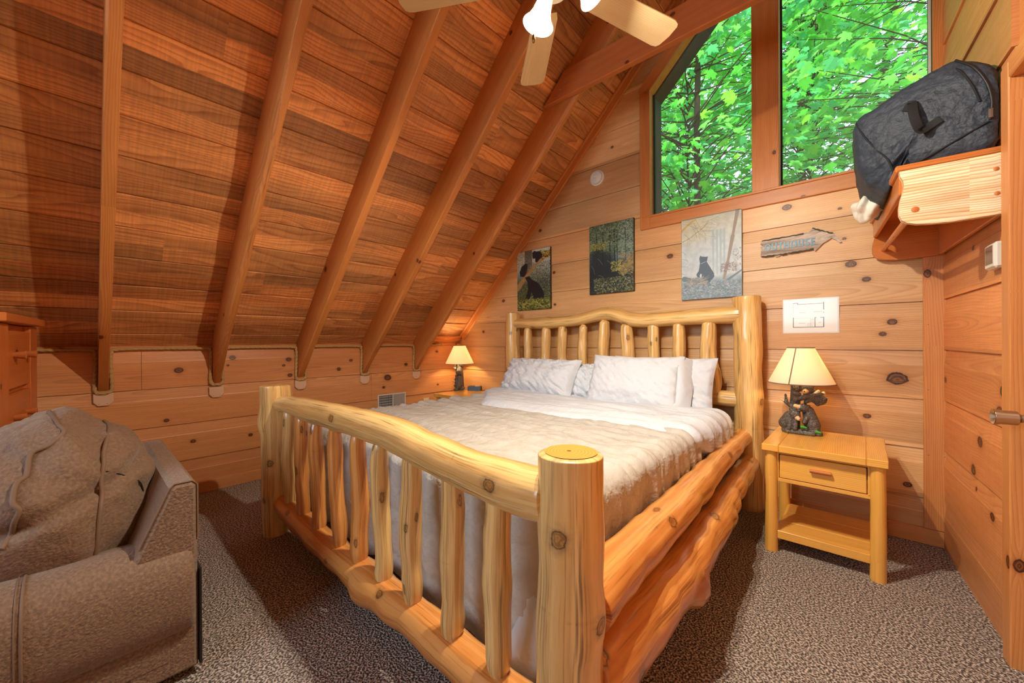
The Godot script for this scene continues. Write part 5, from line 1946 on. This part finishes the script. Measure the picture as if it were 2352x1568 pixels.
	var pl := PackedVector2Array()
	for p in [[0.0, -0.05], [0.006, -0.022], [0.0, -0.016], [0.013, 0.0], [0.001, 0.010], [0.016, 0.022], [0.0, 0.032], [0.003, 0.051], [0.03, 0.049], [0.04, 0.060], [0.048, 0.051], [0.10, 0.056], [0.17, 0.054], [0.235, 0.058], [0.252, 0.066], [0.262, 0.060], [0.275, 0.072], [0.283, 0.088], [0.300, 0.082], [0.33, 0.067], [0.36, 0.050], [0.385, 0.038], [0.392, 0.028], [0.405, 0.010], [0.420, -0.012], [0.428, -0.026], [0.418, -0.030], [0.402, -0.010], [0.378, 0.008], [0.365, -0.004], [0.340, -0.016], [0.325, -0.034], [0.298, -0.062], [0.290, -0.046], [0.26, -0.047], [0.20, -0.051], [0.16, -0.058], [0.115, -0.058], [0.105, -0.068], [0.09, -0.066], [0.08, -0.058], [0.03, -0.060]]:
		pl.append(Vector2(p[0], p[1]))
	k.prism(pl, 0.0, 0.016, Transform3D(), 0.0)
	var sg := wood(256, 64, 0.45, 0.16, 0.16, 17, col("d8c2ae"), col("5a4a40"), {"freq": 220.0, "contrast": 0.6, "wob": 0.03, "fine": 0.9})
	var sm := mat(Color.WHITE, 0.7, tex(sg), Vector3(1 / 0.45, 1 / 0.16, 1))
	relief(sm, noise_tex(0.03, null, 44, 256, 4), 0.5)
	obj("board", k.mesh(), sm, s)
	k = Mb.new()
	for e in [[0.01, 0.052, 0.24, 0.058], [0.008, -0.055, 0.15, -0.057], [0.15, -0.055, 0.29, -0.048], [0.285, 0.086, 0.385, 0.034]]:
		var pts := []
		for i in 13:
			pts.append(Vector3(lerpf(e[0], e[2], i / 12.0), lerpf(e[1], e[3], i / 12.0) + 0.002 * sin(i * 2.3), 0.014))
		k.tube(pts, lerps([0.004, 0.006, 0.004, 0.006], 13), 8, true, log_noise(5, 60.0), 0.003)
	obj("bark_edge", k.mesh(), M.bark, s)
	var font := SystemFont.new()
	font.font_names = PackedStringArray(["Droid Sans"])
	font.font_weight = 700
	var tm := TextMesh.new()
	tm.font = font
	tm.text = "OUTHOUSE"
	tm.font_size = 64
	tm.pixel_size = 0.00084
	tm.depth = 0.008
	tm.horizontal_alignment = HORIZONTAL_ALIGNMENT_CENTER
	var lt := obj("lettering", tm, mat(col("4f86a6"), 0.4), s)
	lt.position = Vector3(0.163, 0.0, 0.016)
	lt.scale = Vector3(0.98, 1.2, 1.0)

	# laminated floor plan
	var pw := 0.290
	var ph := 0.226
	var f := thing("floor_plan_sheet", "laminated white sheet with a printed floor plan taped to the wall above the right lamp", "notice", Vector3(3.510, 1.293, 0.0205))
	obj("laminate", box_mesh(Vector3(0, 0, 0), Vector3(pw, ph, 0.0012), 0.0004), mat(col("d3d6d4"), 0.12), f)
	var im := Image.create(440, 343, false, Image.FORMAT_RGB8)
	im.fill(col("e4e3df"))
	var dk := col("4a4a46")
	for q in [[76, 30, 44, 6], [114, 30, 6, 18], [114, 44, 220, 5], [328, 34, 7, 78], [328, 136, 6, 8], [76, 186, 6, 106], [76, 288, 258, 6], [328, 190, 7, 104], [258, 190, 6, 100], [258, 190, 16, 5], [304, 190, 30, 5], [222, 196, 2, 90], [84, 196, 140, 2], [76, 36, 2, 110], [196, 252, 60, 2], [240, 205, 4, 4]]:
		im.fill_rect(Rect2i(q[0], q[1], q[2], q[3]), dk if q[2] > 3 and q[3] > 3 else col("9a9a94"))
	for i in 5:
		im.fill_rect(Rect2i(196 + i * 11, 252, 2, 34), col("9a9a94"))
		im.fill_rect(Rect2i(226, 206 + i * 9, 30, 2), col("9a9a94"))
	k = Mb.new()
	var iw := pw - 0.016
	var ih := ph - 0.016
	k.poly([Vector3(-iw / 2, -ih / 2, 0.0009), Vector3(iw / 2, -ih / 2, 0.0009), Vector3(iw / 2, ih / 2, 0.0009), Vector3(-iw / 2, ih / 2, 0.0009)], Vector3.BACK, Vector3(1 / iw, 0, 0), Vector3(0, -1 / ih, 0))
	for i in k.uv.size():
		k.uv[i] += Vector2(0.5, 0.5)
	var pm := mat(Color.WHITE, 0.5, tex(im))
	pm.clearcoat_enabled = true
	pm.clearcoat = 1.0
	pm.clearcoat_roughness = 0.08
	obj("print", k.mesh(), pm, f)
	for e in [["SITTING ROOM", -0.040, 0.022], ["PRIMARY BEDROOM", 0.040, 0.024], ["OPEN TO BELOW", -0.042, -0.048], ["BATH", 0.050, -0.045]]:
		var t2 := TextMesh.new()
		t2.font = font
		t2.text = e[0]
		t2.font_size = 24
		t2.pixel_size = 0.00018
		t2.depth = 0.0003
		var tt := obj("lettering", t2, mat(dk, 0.6), f)
		tt.position = Vector3(e[1], e[2], 0.0011)

	# smoke detector
	var d := thing("smoke_detector", "round cream smoke detector on the gable wall left of the window", "smoke detector", Vector3(1.972, 2.617, 0.0195))
	var fb := Basis(Vector3.RIGHT, Vector3.BACK, Vector3.DOWN)
	k = Mb.new()
	k.lathe(Vector3.ZERO, [Vector2(0.070, 0.0), Vector2(0.070, 0.008), Vector2(0.066, 0.012), Vector2(0.058, 0.013)], 40, fb)
	obj("base", k.mesh(), M.white_paint, d)
	k = Mb.new()
	k.lathe(Vector3.ZERO, [Vector2(0.060, 0.012), Vector2(0.059, 0.026), Vector2(0.052, 0.036), Vector2(0.030, 0.040), Vector2(0.0005, 0.041)], 40, fb)
	var dc := obj("cover", k.mesh(), M.white_paint, d)
	k = Mb.new()
	k.lathe(Vector3(-0.012, -0.012, 0), [Vector2(0.010, 0.038), Vector2(0.009, 0.042), Vector2(0.0005, 0.0425)], 20, fb)
	obj("button", k.mesh(), M.thermo, dc)
	for i in 5:
		obj("slot", box_mesh(Vector3(0.015 * cos(i * 1.25), 0.022 + 0.006 * sin(i * 1.25), 0.0405), Vector3(0.003, 0.003, 0.002), 0.0), M.slot, dc)

	# thermostat on the right wall
	var rb := Basis(Vector3(-0.9968, 0, 0.0797), Vector3.UP, Vector3(0.0797, 0, 0.9968))
	var t := thing("thermostat", "silver grey thermostat with a dark screen on the right wall below the shelf", "thermostat", at_right(0.853, 1.452, 0.0195))
	t.basis = rb
	obj("housing", box_mesh(Vector3(0.015, 0, 0), Vector3(0.030, 0.098, 0.105), 0.008), M.thermo, t)
	obj("screen", box_mesh(Vector3(0.0302, 0.004, -0.002), Vector3(0.002, 0.068, 0.072), 0.0005), M.screen, t)

	# grille and socket low on the knee wall
	var v := thing("wall_grille", "cream metal wall grille, half louvred and half mesh, low on the knee wall", "vent", Vector3(0.019, 0.508, 0.955), PI / 2)
	k = Mb.new()
	for e in [[0.0, 0.072, 0.33, 0.012], [0.0, -0.072, 0.33, 0.012], [-0.159, 0.0, 0.012, 0.132], [0.159, 0.0, 0.012, 0.132], [0.01, 0.0, 0.008, 0.132]]:
		k.box(Vector3(e[0], e[1], 0.005), Vector3(e[2], e[3], 0.010), 0.002)
	obj("frame", k.mesh(), M.white_paint, v)
	obj("back_plate", box_mesh(Vector3(-0.075, 0, 0.001), Vector3(0.16, 0.135, 0.002), 0.0), M.slot, v)
	obj("mesh_panel", box_mesh(Vector3(0.085, 0, 0.004), Vector3(0.14, 0.132, 0.004), 0.0), M.grey_mesh, v)
	for i in 5:
		obj("slat", box_mesh(Vector3(-0.073, -0.052 + i * 0.026, 0.005), Vector3(0.155, 0.0035, 0.004), 0.0005), M.white_paint, v)
	for i in 16:
		obj("slat", box_mesh(Vector3(-0.148 + i * 0.0098, 0, 0.0035), Vector3(0.0012, 0.132, 0.003), 0.0), M.white_paint, v)
		obj("rib", box_mesh(Vector3(0.020 + i * 0.0085, 0, 0.0065), Vector3(0.0016, 0.130, 0.002), 0.0), M.white_paint, v)
	var ou := thing("wall_socket", "small cream wall socket plate low on the knee wall by the far nightstand", "outlet", Vector3(0.019, 0.432, 0.516), PI / 2)
	obj("plate", box_mesh(Vector3(0, 0, 0.003), Vector3(0.072, 0.116, 0.006), 0.002), M.cream, ou)
	for y in [-0.022, 0.022]:
		obj("receptacle", box_mesh(Vector3(0, y, 0.0065), Vector3(0.034, 0.028, 0.002), 0.004), M.cream, ou)
		for x in [-0.007, 0.007]:
			obj("slot", box_mesh(Vector3(x, y + 0.003, 0.0077), Vector3(0.002, 0.009, 0.001), 0.0), M.slot, ou)

# ---------------------------------------------------------------- shelf, bag, cloth
func shelf_and_bag() -> void:
	var rb := Basis(Vector3(-0.9968, 0, 0.0797), Vector3.UP, Vector3(0.0797, 0, 0.9968))
	var o := thing("wall_shelf", "worn pine wall shelf with shaped brackets and a dowel rail, high on the right wall", "shelf", at_right(0.0, 1.595, 0.0195))
	o.basis = rb      # local x out of the wall, z along it
	var k := Mb.new()
	k.box(Vector3(0.145, 0.235, 0.478), Vector3(0.298, 0.026, 0.90), 0.005)
	obj("shelf_top", k.mesh(), M.shelf_wood, o)
	k = Mb.new()
	k.box(Vector3(0.272, 0.178, 0.478), Vector3(0.018, 0.088, 0.85), 0.003)
	obj("front_apron", k.mesh(), M.shelf_wood, o)
	k = Mb.new()
	k.box(Vector3(0.010, 0.11, 0.478), Vector3(0.018, 0.215, 0.86), 0.003)
	obj("back_rail", k.mesh(), M.shelf_wood, o)
	var pl := PackedVector2Array()
	for p in [[0.0, 0.222], [0.283, 0.222], [0.280, 0.200], [0.272, 0.180], [0.270, 0.160], [0.274, 0.135], [0.281, 0.105], [0.285, 0.075], [0.284, 0.045], [0.277, 0.025], [0.262, 0.012], [0.235, 0.002], [0.19, -0.004], [0.14, -0.006], [0.08, -0.004], [0.0, 0.0]]:
		pl.append(Vector2(p[0], p[1]))
	for z in [[0.030, 0.052], [0.905, 0.930]]:
		k = Mb.new()
		k.off = Vector2(z[0], 0.4)
		k.prism(pl, z[0], z[1], Transform3D(), 0.004)
		var b := obj("bracket", k.mesh(), M.worn if z[0] > 0.5 else M.shelf_wood, o, "end bracket with worn pale finish" if z[0] > 0.5 else "")
		if z[0] > 0.5:
			for q in [[0.238, 0.060, 0.0125, M.beam], [0.030, 0.165, 0.008, M.shelf_wood], [0.028, 0.075, 0.008, M.shelf_wood]]:
				k = Mb.new()
				k.lathe(Vector3(q[0], q[1], 0.9302), [Vector2(q[2], -0.001), Vector2(q[2] * 0.9, 0.001), Vector2(0.0003, 0.0022)], 20, Basis(Vector3.RIGHT, Vector3.BACK, Vector3.DOWN))
				obj("wood_plug", k.mesh(), q[3], b)
	obj("dowel_rail", tube_mesh([Vector3(0.238, 0.060, 0.05), Vector3(0.238, 0.060, 0.908)], [0.0125, 0.0125], 16), M.shelf_wood, o)

	# holdall lying on the shelf, its end towards the camera
	var bg := thing("holdall_bag", "dark navy soft holdall bag slumped on the wall shelf in front of the window", "bag", Vector3(3.94, 1.845, 0.45))
	var prof := [[0.190, 0.010], [0.070, 0.006], [-0.045, 0.003], [-0.078, -0.034], [-0.100, -0.060], [-0.132, -0.040], [-0.165, 0.015], [-0.192, 0.090], [-0.203, 0.190], [-0.202, 0.325], [-0.130, 0.356], [-0.050, 0.390], [0.030, 0.415], [0.098, 0.428], [0.140, 0.405], [0.190, 0.345], [0.222, 0.265], [0.236, 0.185], [0.230, 0.090]]
	var f := log_noise(301, 3.5)
	f.fractal_octaves = 3
	var loop := []
	var np := prof.size()
	for i in np:
		for s in 4:
			var a := Vector2(prof[i][0], prof[i][1])
			var b := Vector2(prof[(i + 1) % np][0], prof[(i + 1) % np][1])
			loop.append(a.cubic_interpolate(b, Vector2(prof[(i - 1 + np) % np][0], prof[(i - 1 + np) % np][1]), Vector2(prof[(i + 2) % np][0], prof[(i + 2) % np][1]), s / 4.0))
	var cen := Vector2(0.0, 0.19)
	var rows := []
	# depth z, outline scale, and how far the end bulges
	for st in [[-0.30, 0.02], [-0.30, 0.55], [-0.285, 0.86], [-0.24, 0.97], [-0.16, 1.0], [-0.05, 1.0], [0.06, 1.0], [0.16, 1.0], [0.24, 0.995], [0.285, 0.985], [0.312, 0.96], [0.328, 0.90], [0.338, 0.80], [0.345, 0.68], [0.350, 0.55], [0.353, 0.42], [0.355, 0.30], [0.356, 0.18], [0.356, 0.08], [0.356, 0.005]]:
		var row := PackedVector3Array()
		for q in loop:
			var p: Vector2 = cen + (q - cen) * (st[1] as float)
			var z: float = st[0]
			var P := Vector3(p.x, p.y, z)
			# the lower left lobe leans further out, the right hand end falls away
			var sag := clampf((-p.x - 0.06) / 0.12, 0.0, 1.0)
			P.z -= 0.05 * sag * clampf((z - 0.1) / 0.2, 0.0, 1.0)
			P.z += 0.085 * clampf((p.x + 0.05) / 0.25, 0.0, 1.0) * clampf((z - 0.1) / 0.2, 0.0, 1.0)
			var w := f.get_noise_3dv(P) * 0.016 + f.get_noise_3dv(P * 3.0 + Vector3(3, 1, 2)) * 0.007
			# dents that pull in towards the lower left corner
			var e := Vector2(p.x + 0.075, p.y - 0.06)
			w += 0.016 * sin(e.angle() * 7.0 + 1.0) * exp(-e.length_squared() / 0.012) * clampf((z - 0.2) / 0.1, 0.0, 1.0)
			var out := Vector3((q - cen).x, (q - cen).y, 0.0).normalized().lerp(Vector3.BACK, clampf((z - 0.29) / 0.05, 0.0, 1.0)).normalized()
			P += out * w
			if P.y < 0.0 and P.x > -0.075:
				P.y = 0.0 + 0.002
			P.x = minf(P.x, 0.1395 + (P.z + 0.45) * 0.08)
			row.append(P)
		rows.append(row)
	k = Mb.new()
	k.grid(rows, true, [], [], true)
	obj("bag_body", k.mesh(), M.bag, bg)
	# seams, zip and grab handle follow the end panel
	var on := func(x: float, y: float, lift: float) -> Vector3:
		var best := Vector3.ZERO
		var bd := 1e9
		for i in range(9, rows.size()):
			for p in rows[i]:
				var d: float = Vector2(p.x - x, p.y - y).length_squared()
				if d < bd:
					bd = d
					best = p
		return Vector3(x, y, best.z + lift)
	for e in [["seam", [[-0.196, 0.312], [-0.165, 0.225], [-0.125, 0.150], [-0.090, 0.080], [-0.072, 0.015]], 0.0035, M.strap, 0.004], ["seam", [[0.075, 0.420], [0.110, 0.355], [0.140, 0.275], [0.160, 0.200]], 0.0035, M.strap, 0.004], ["seam", [[-0.070, 0.016], [0.02, 0.045], [0.11, 0.082], [0.185, 0.118]], 0.0035, M.strap, 0.004], ["zip", [[0.105, 0.412], [0.145, 0.345], [0.176, 0.265], [0.190, 0.190], [0.186, 0.125]], 0.0045, M.dark_metal, 0.004]]:
		var pts := []
		for p in e[1]:
			pts.append(on.call(p[0], p[1], e[4]))
		var sp := spline(pts, 6)
		obj(e[0], tube_mesh(sp, lerps([e[2], e[2]], sp.size()), 8), e[3], bg)
	obj("zip_pull", box_mesh(on.call(0.186, 0.145, 0.010), Vector3(0.012, 0.034, 0.004), 0.001), M.metal, bg)
	var hp := [on.call(-0.035, 0.262, 0.002), on.call(-0.020, 0.285, 0.012), on.call(-0.018, 0.235, 0.045), on.call(-0.010, 0.185, 0.050), on.call(0.005, 0.150, 0.035), on.call(0.030, 0.163, 0.015), on.call(0.060, 0.180, 0.002)]
	var hs := spline(hp, 6)
	var wd := Vector3(0.016, 0.003, 0.0)
	rows = []
	for s in [[1.0, 0.0], [-1.0, 0.0], [-1.0, 0.003], [1.0, 0.003], [1.0, 0.0]]:
		var row := PackedVector3Array()
		for i in hs.size():
			var t: Vector3 = (hs[mini(i + 1, hs.size() - 1)] - hs[maxi(i - 1, 0)]).normalized()
			var side := t.cross(Vector3(0.1, 0.2, 1.0)).normalized() * 0.015
			row.append(hs[i] + side * s[0] + Vector3(0, 0, s[1]))
		rows.append(row)
	k = Mb.new()
	k.grid(rows)
	obj("grab_handle", k.mesh(), M.strap, bg)

	# white cloth drooping over the shelf edge
	var g := log_noise(333, 12.0)
	rows = []
	for i in 25:
		var row := PackedVector3Array()
		for j in 32:
			var a := TAU * j / 32.0
			var t := PI * i / 24.0
			var r := 1.0 + 0.25 * sin(a * 5.0 + i * 0.25) * sin(t)
			var P := Vector3(0.052 * sin(t) * cos(a) * r, -0.066 * cos(t), 0.085 * sin(t) * sin(a) * r)
			P += P.normalized() * g.get_noise_3dv(P) * 0.022
			row.append(P)
		rows.append(row)
	var cl := Mb.new()
	cl.grid(rows, true, [], [], false)
	var co := obj("white_cloth", cl.mesh(), M.cloth)
	co.position = Vector3(3.785, 1.80, 0.50)
	tag(co, "crumpled white cloth hanging at the front edge of the wall shelf under the bag", "cloth")

# ---------------------------------------------------------------- sofa
func sofa() -> void:
	var o := thing("armchair", "overstuffed brown suede armchair with a piped back cushion at the lower left", "armchair", Vector3(1.65, 0, 3.45))
	var C := o.position
	var k := Mb.new()
	k.box(Vector3(1.65, 0.235, 3.42) - C, Vector3(0.84, 0.35, 0.92), 0.03)
	obj("base", k.mesh(), M.suede, o)
	# arms with a rolled top
	for s in [1.0, -1.0]:
		var rows := []
		var sec := [[1.83, 0.03], [2.03, 0.03], [2.045, 0.10], [2.05, 0.165], [2.085, 0.185], [2.108, 0.24], [2.112, 0.31], [2.105, 0.375], [2.075, 0.435], [2.01, 0.466], [1.94, 0.462], [1.87, 0.440], [1.835, 0.39], [1.825, 0.2]]
		var zs := [[2.925, 0.90], [2.928, 0.965], [2.940, 0.99], [2.965, 1.0], [3.2, 1.0], [3.5, 1.0], [3.8, 1.0], [3.88, 0.98], [3.91, 0.92], [3.92, 0.75]]
		var ctr := Vector2(1.95, 0.25)
		for z in zs:
			var row := PackedVector3Array()
			var n := sec.size()
			for i in n:
				for q in 3:
					var p := Vector2(sec[i][0], sec[i][1]).cubic_interpolate(Vector2(sec[(i + 1) % n][0], sec[(i + 1) % n][1]), Vector2(sec[(i - 1 + n) % n][0], sec[(i - 1 + n) % n][1]), Vector2(sec[(i + 2) % n][0], sec[(i + 2) % n][1]), q / 3.0)
					p = ctr + (p - ctr) * (z[1] as float)
					p.y = maxf(p.y, 0.03)
					var x := p.x if s > 0 else 3.30 - p.x
					row.append(Vector3(x, p.y, z[0]) - C)
			rows.append(row)
		k = Mb.new()
		k.grid(rows, true, [], [], s > 0)
		var cap := PackedVector3Array()
		for e in [[0, -1.0], [rows.size() - 1, 1.0]]:
			var first := k.v.size()
			var m := Vector3.ZERO
			for p in rows[e[0]]:
				m += p / rows[e[0]].size()
				k.add(p, Vector3(0, 0, e[1]), Vector2(p.x, p.y))
			var c0 := k.add(m, Vector3(0, 0, e[1]), Vector2.ZERO)
			var n2: int = rows[e[0]].size()
			for i in n2:
				k.tri(c0, first + i, first + (i + 1) % n2)
		var arm := obj("arm", k.mesh(), M.suede, o)
		if s > 0:
			var pts := []
			for i in range(9, 33):
				pts.append((rows[5][i] as Vector3) + Vector3(0.001, 0.001, -0.21))
			obj("seam", tube_mesh(pts, lerps([0.004, 0.004], pts.size()), 6), M.piping, arm)
			var pt2 := []
			for p in pts:
				pt2.append(p + Vector3(0, 0, 0.012))
			obj("seam", tube_mesh(pt2, lerps([0.002, 0.002], pts.size()), 6), M.piping, arm)
	# back with sloping front, its end standing above the arm
	k = Mb.new()
	var pl := PackedVector2Array()
	for p in [[2.912, 0.03], [2.912, 0.655], [2.925, 0.668], [2.972, 0.668], [2.985, 0.655], [3.075, 0.44], [3.09, 0.35], [3.09, 0.03]]:
		pl.append(Vector2(-(p[0] - C.z), p[1]))
	k.prism(pl, -0.44, 0.418, Transform3D(Basis(Vector3(0, 0, -1), Vector3.UP, Vector3(1, 0, 0)), Vector3.ZERO), 0.012)
	var bk := obj("backrest", k.mesh(), M.suede, o)
	var bp := []
	for p in [[2.9115, 0.47], [2.9115, 0.655], [2.925, 0.669], [2.972, 0.669], [2.985, 0.656], [3.06, 0.48]]:
		bp.append(Vector3(0.410, p[1], p[0] - C.z))
	obj("seam", tube_mesh(bp, lerps([0.003, 0.003], bp.size()), 6), M.piping, bk)
	k = Mb.new()
	k.box(Vector3(1.65, 0.20, 2.906) - C, Vector3(0.84, 0.33, 0.008), 0.002)
	obj("back_lining", k.mesh(), M.piping_dark, o)
	# seat cushion and the big back cushion
	k = Mb.new()
	k.box(Vector3(1.65, 0.44, 3.55) - C, Vector3(0.36, 0.13, 0.64), 0.04)
	obj("seat_cushion", k.mesh(), M.suede, o)
	var cc := Vector3(1.59, 0.56, 3.25)
	var rad := Vector3(0.40, 0.33, 0.27)
	var f := log_noise(411, 2.6)
	f.fractal_octaves = 3
	var crows := []
	for i in 61:
		var row := PackedVector3Array()
		for j in 80:
			var a := TAU * j / 80.0
			var t := PI * i / 60.0
			var u := Vector3(sin(t) * cos(a), -cos(t), sin(t) * sin(a))
			crows_add(row, cushion_point(u, cc, rad, f) - C)
		crows.append(row)
	k = Mb.new()
	k.grid(crows, true, [], [], false)
	var cu := obj("back_cushion", k.mesh(), M.suede, o, "overstuffed suede cushion with piped seams")
	for line in [[[1.55, 0.855, 3.11], [1.641, 0.831, 3.103], [1.776, 0.798, 3.118], [1.837, 0.765, 3.127], [1.869, 0.74, 3.131], [1.905, 0.692, 3.128], [1.922, 0.651, 3.123], [1.94, 0.615, 3.13], [1.95, 0.578, 3.135], [1.95, 0.51, 3.142], [1.933, 0.445, 3.152], [1.915, 0.405, 3.163]], [[1.597, 0.889, 3.258], [1.692, 0.875, 3.239], [1.759, 0.854, 3.233], [1.803, 0.832, 3.22], [1.842, 0.811, 3.25], [1.854, 0.8, 3.284], [1.893, 0.765, 3.29], [1.913, 0.744, 3.291], [1.924, 0.724, 3.304], [1.95, 0.681, 3.308], [1.963, 0.66, 3.297], [1.97, 0.631, 3.309], [1.971, 0.594, 3.325], [1.97, 0.563, 3.332]]]:
		var pts := []
		for p in line:
			var u: Vector3 = ((Vector3(p[0], p[1], p[2]) - cc) / rad).normalized()
			pts.append(cushion_point(u, cc, rad, f) - C + u * 0.003)
		var sp := spline(pts, 5)
		obj("piping", tube_mesh(sp, lerps([0.0065, 0.0065], sp.size()), 10), M.piping, cu)
	var pts := []
	for p in [[1.885, 0.715, 3.12], [1.845, 0.686, 3.074], [1.817, 0.64, 3.041], [1.808, 0.598, 3.029]]:
		var u: Vector3 = ((Vector3(p[0], p[1], p[2]) - cc) / rad).normalized()
		pts.append(cushion_point(u, cc, rad, f) - C + u * 0.001)
	var s2 := spline(pts, 5)
	obj("seam", tube_mesh(s2, lerps([0.0025, 0.0025], s2.size()), 6), M.piping_dark, cu)

func crows_add(row: PackedVector3Array, p: Vector3) -> void:
	row.append(p)

func cushion_point(u: Vector3, c: Vector3, rad: Vector3, f: FastNoiseLite) -> Vector3:
	# rounded body, drawn in at its seams, with folds running across the front
	var p := c + u * rad
	var w := f.get_noise_3dv(p * 1.2) * 0.018
	var fold := sin(p.y * 30.0 - p.z * 24.0 + p.x * 6.0 + 3.0 * f.get_noise_3dv(p * 0.7)) * 0.5 + f.get_noise_3d(p.x * 1.2, p.y * 6.0 - p.z * 4.0, p.z * 2.0)
	var up := clampf((p.y - 0.55) / 0.2, 0.0, 1.0)
	w += fold * 0.020 * (0.30 + 0.70 * up)
	# the piped seam pulls the cloth in
	var seam := exp(-pow((p.z - 3.13 - 0.05 * (p.y - 0.6)) / 0.035, 2.0)) * clampf((p.x - 1.5) / 0.1, 0.0, 1.0)
	w -= seam * 0.016
	# a deep crease below the upper pad
	var cr := exp(-pow((p.y - 0.645 + 0.35 * (p.z - 3.2)) / 0.022, 2.0)) * clampf((p.x - 1.6) / 0.15, 0.0, 1.0)
	w -= cr * 0.030
	return p + u * w

# ---------------------------------------------------------------- dresser and plant
func dresser() -> void:
	var phi := deg_to_rad(5.0)
	var o := thing("dresser", "tall reddish pine dresser with dowel drawer knobs at the left edge", "dresser", Vector3(0.45, 0, 3.348), phi)
	# local: x along the front towards the camera side, z into the dresser
	o.rotation.y = -phi
	var k := Mb.new()
	k.box(Vector3(0.35, 1.252, 0.24), Vector3(0.78, 0.038, 0.54), 0.004)
	obj("dresser_top", k.mesh(), M.dresser, o)
	k = Mb.new()
	k.box(Vector3(0.35, 0.62, 0.25), Vector3(0.70, 1.22, 0.46), 0.003)
	obj("carcass", k.mesh(), M.dresser, o)
	for x in [0.065, 0.635]:
		k = Mb.new()
		k.off = Vector2(x, 0.3)
		k.box(Vector3(x, 0.615, 0.010), Vector3(0.15, 1.23, 0.03), 0.004)
		obj("stile", k.mesh(), M.dresser, o)
	for i in 4:
		var y := 1.07 - i * 0.285
		k = Mb.new()
		k.off = Vector2(i * 0.3, i * 0.17)
		k.box(Vector3(0.35, y, 0.010), Vector3(0.42, 0.262, 0.024), 0.004)
		var d := obj("drawer", k.mesh(), M.dresser, o)
		for x in [0.24, 0.46]:
			obj("knob", tube_mesh([Vector3(x, y + 0.02, 0.0), Vector3(x, y + 0.02, -0.022), Vector3(x, y + 0.02, -0.038)], [0.013, 0.016, 0.019], 14), M.beam, d)
	# plant pot with grassy blades
	var p := thing("potted_grass", "green grassy plant standing on the dresser, only its leaf tips in view at left", "plant", Vector3(0.82, 1.2715, 3.55))
	k = Mb.new()
	k.lathe(Vector3.ZERO, [Vector2(0.001, 0.0), Vector2(0.06, 0.0), Vector2(0.078, 0.12), Vector2(0.082, 0.125), Vector2(0.076, 0.126), Vector2(0.072, 0.11), Vector2(0.001, 0.11)], 28)
	obj("pot", k.mesh(), M.bark, p)
	var r := RandomNumberGenerator.new()
	r.seed = 77
	for i in 60:
		var a := r.randf() * TAU
		var len := r.randf_range(0.16, 0.30)
		var bend := r.randf_range(0.4, 1.5)
		k = Mb.new()
		var rows := []
		for s in 9:
			var t := s / 8.0
			var th := bend * t
			var c := Vector3(cos(a), 0, sin(a)) * (0.03 * r.randf() * 0.0 + len * sin(th) * t * 0.9 + 0.03) + Vector3.UP * (0.11 + len * cos(th) * t)
			var sd := Vector3(-sin(a), 0, cos(a)) * 0.004 * (1.0 - t * 0.95)
			rows.append(PackedVector3Array([c - sd, c + Vector3(0, -0.001, 0), c + sd]))
		k.grid(rows)
		obj("blade", k.mesh(), M.grass, p)
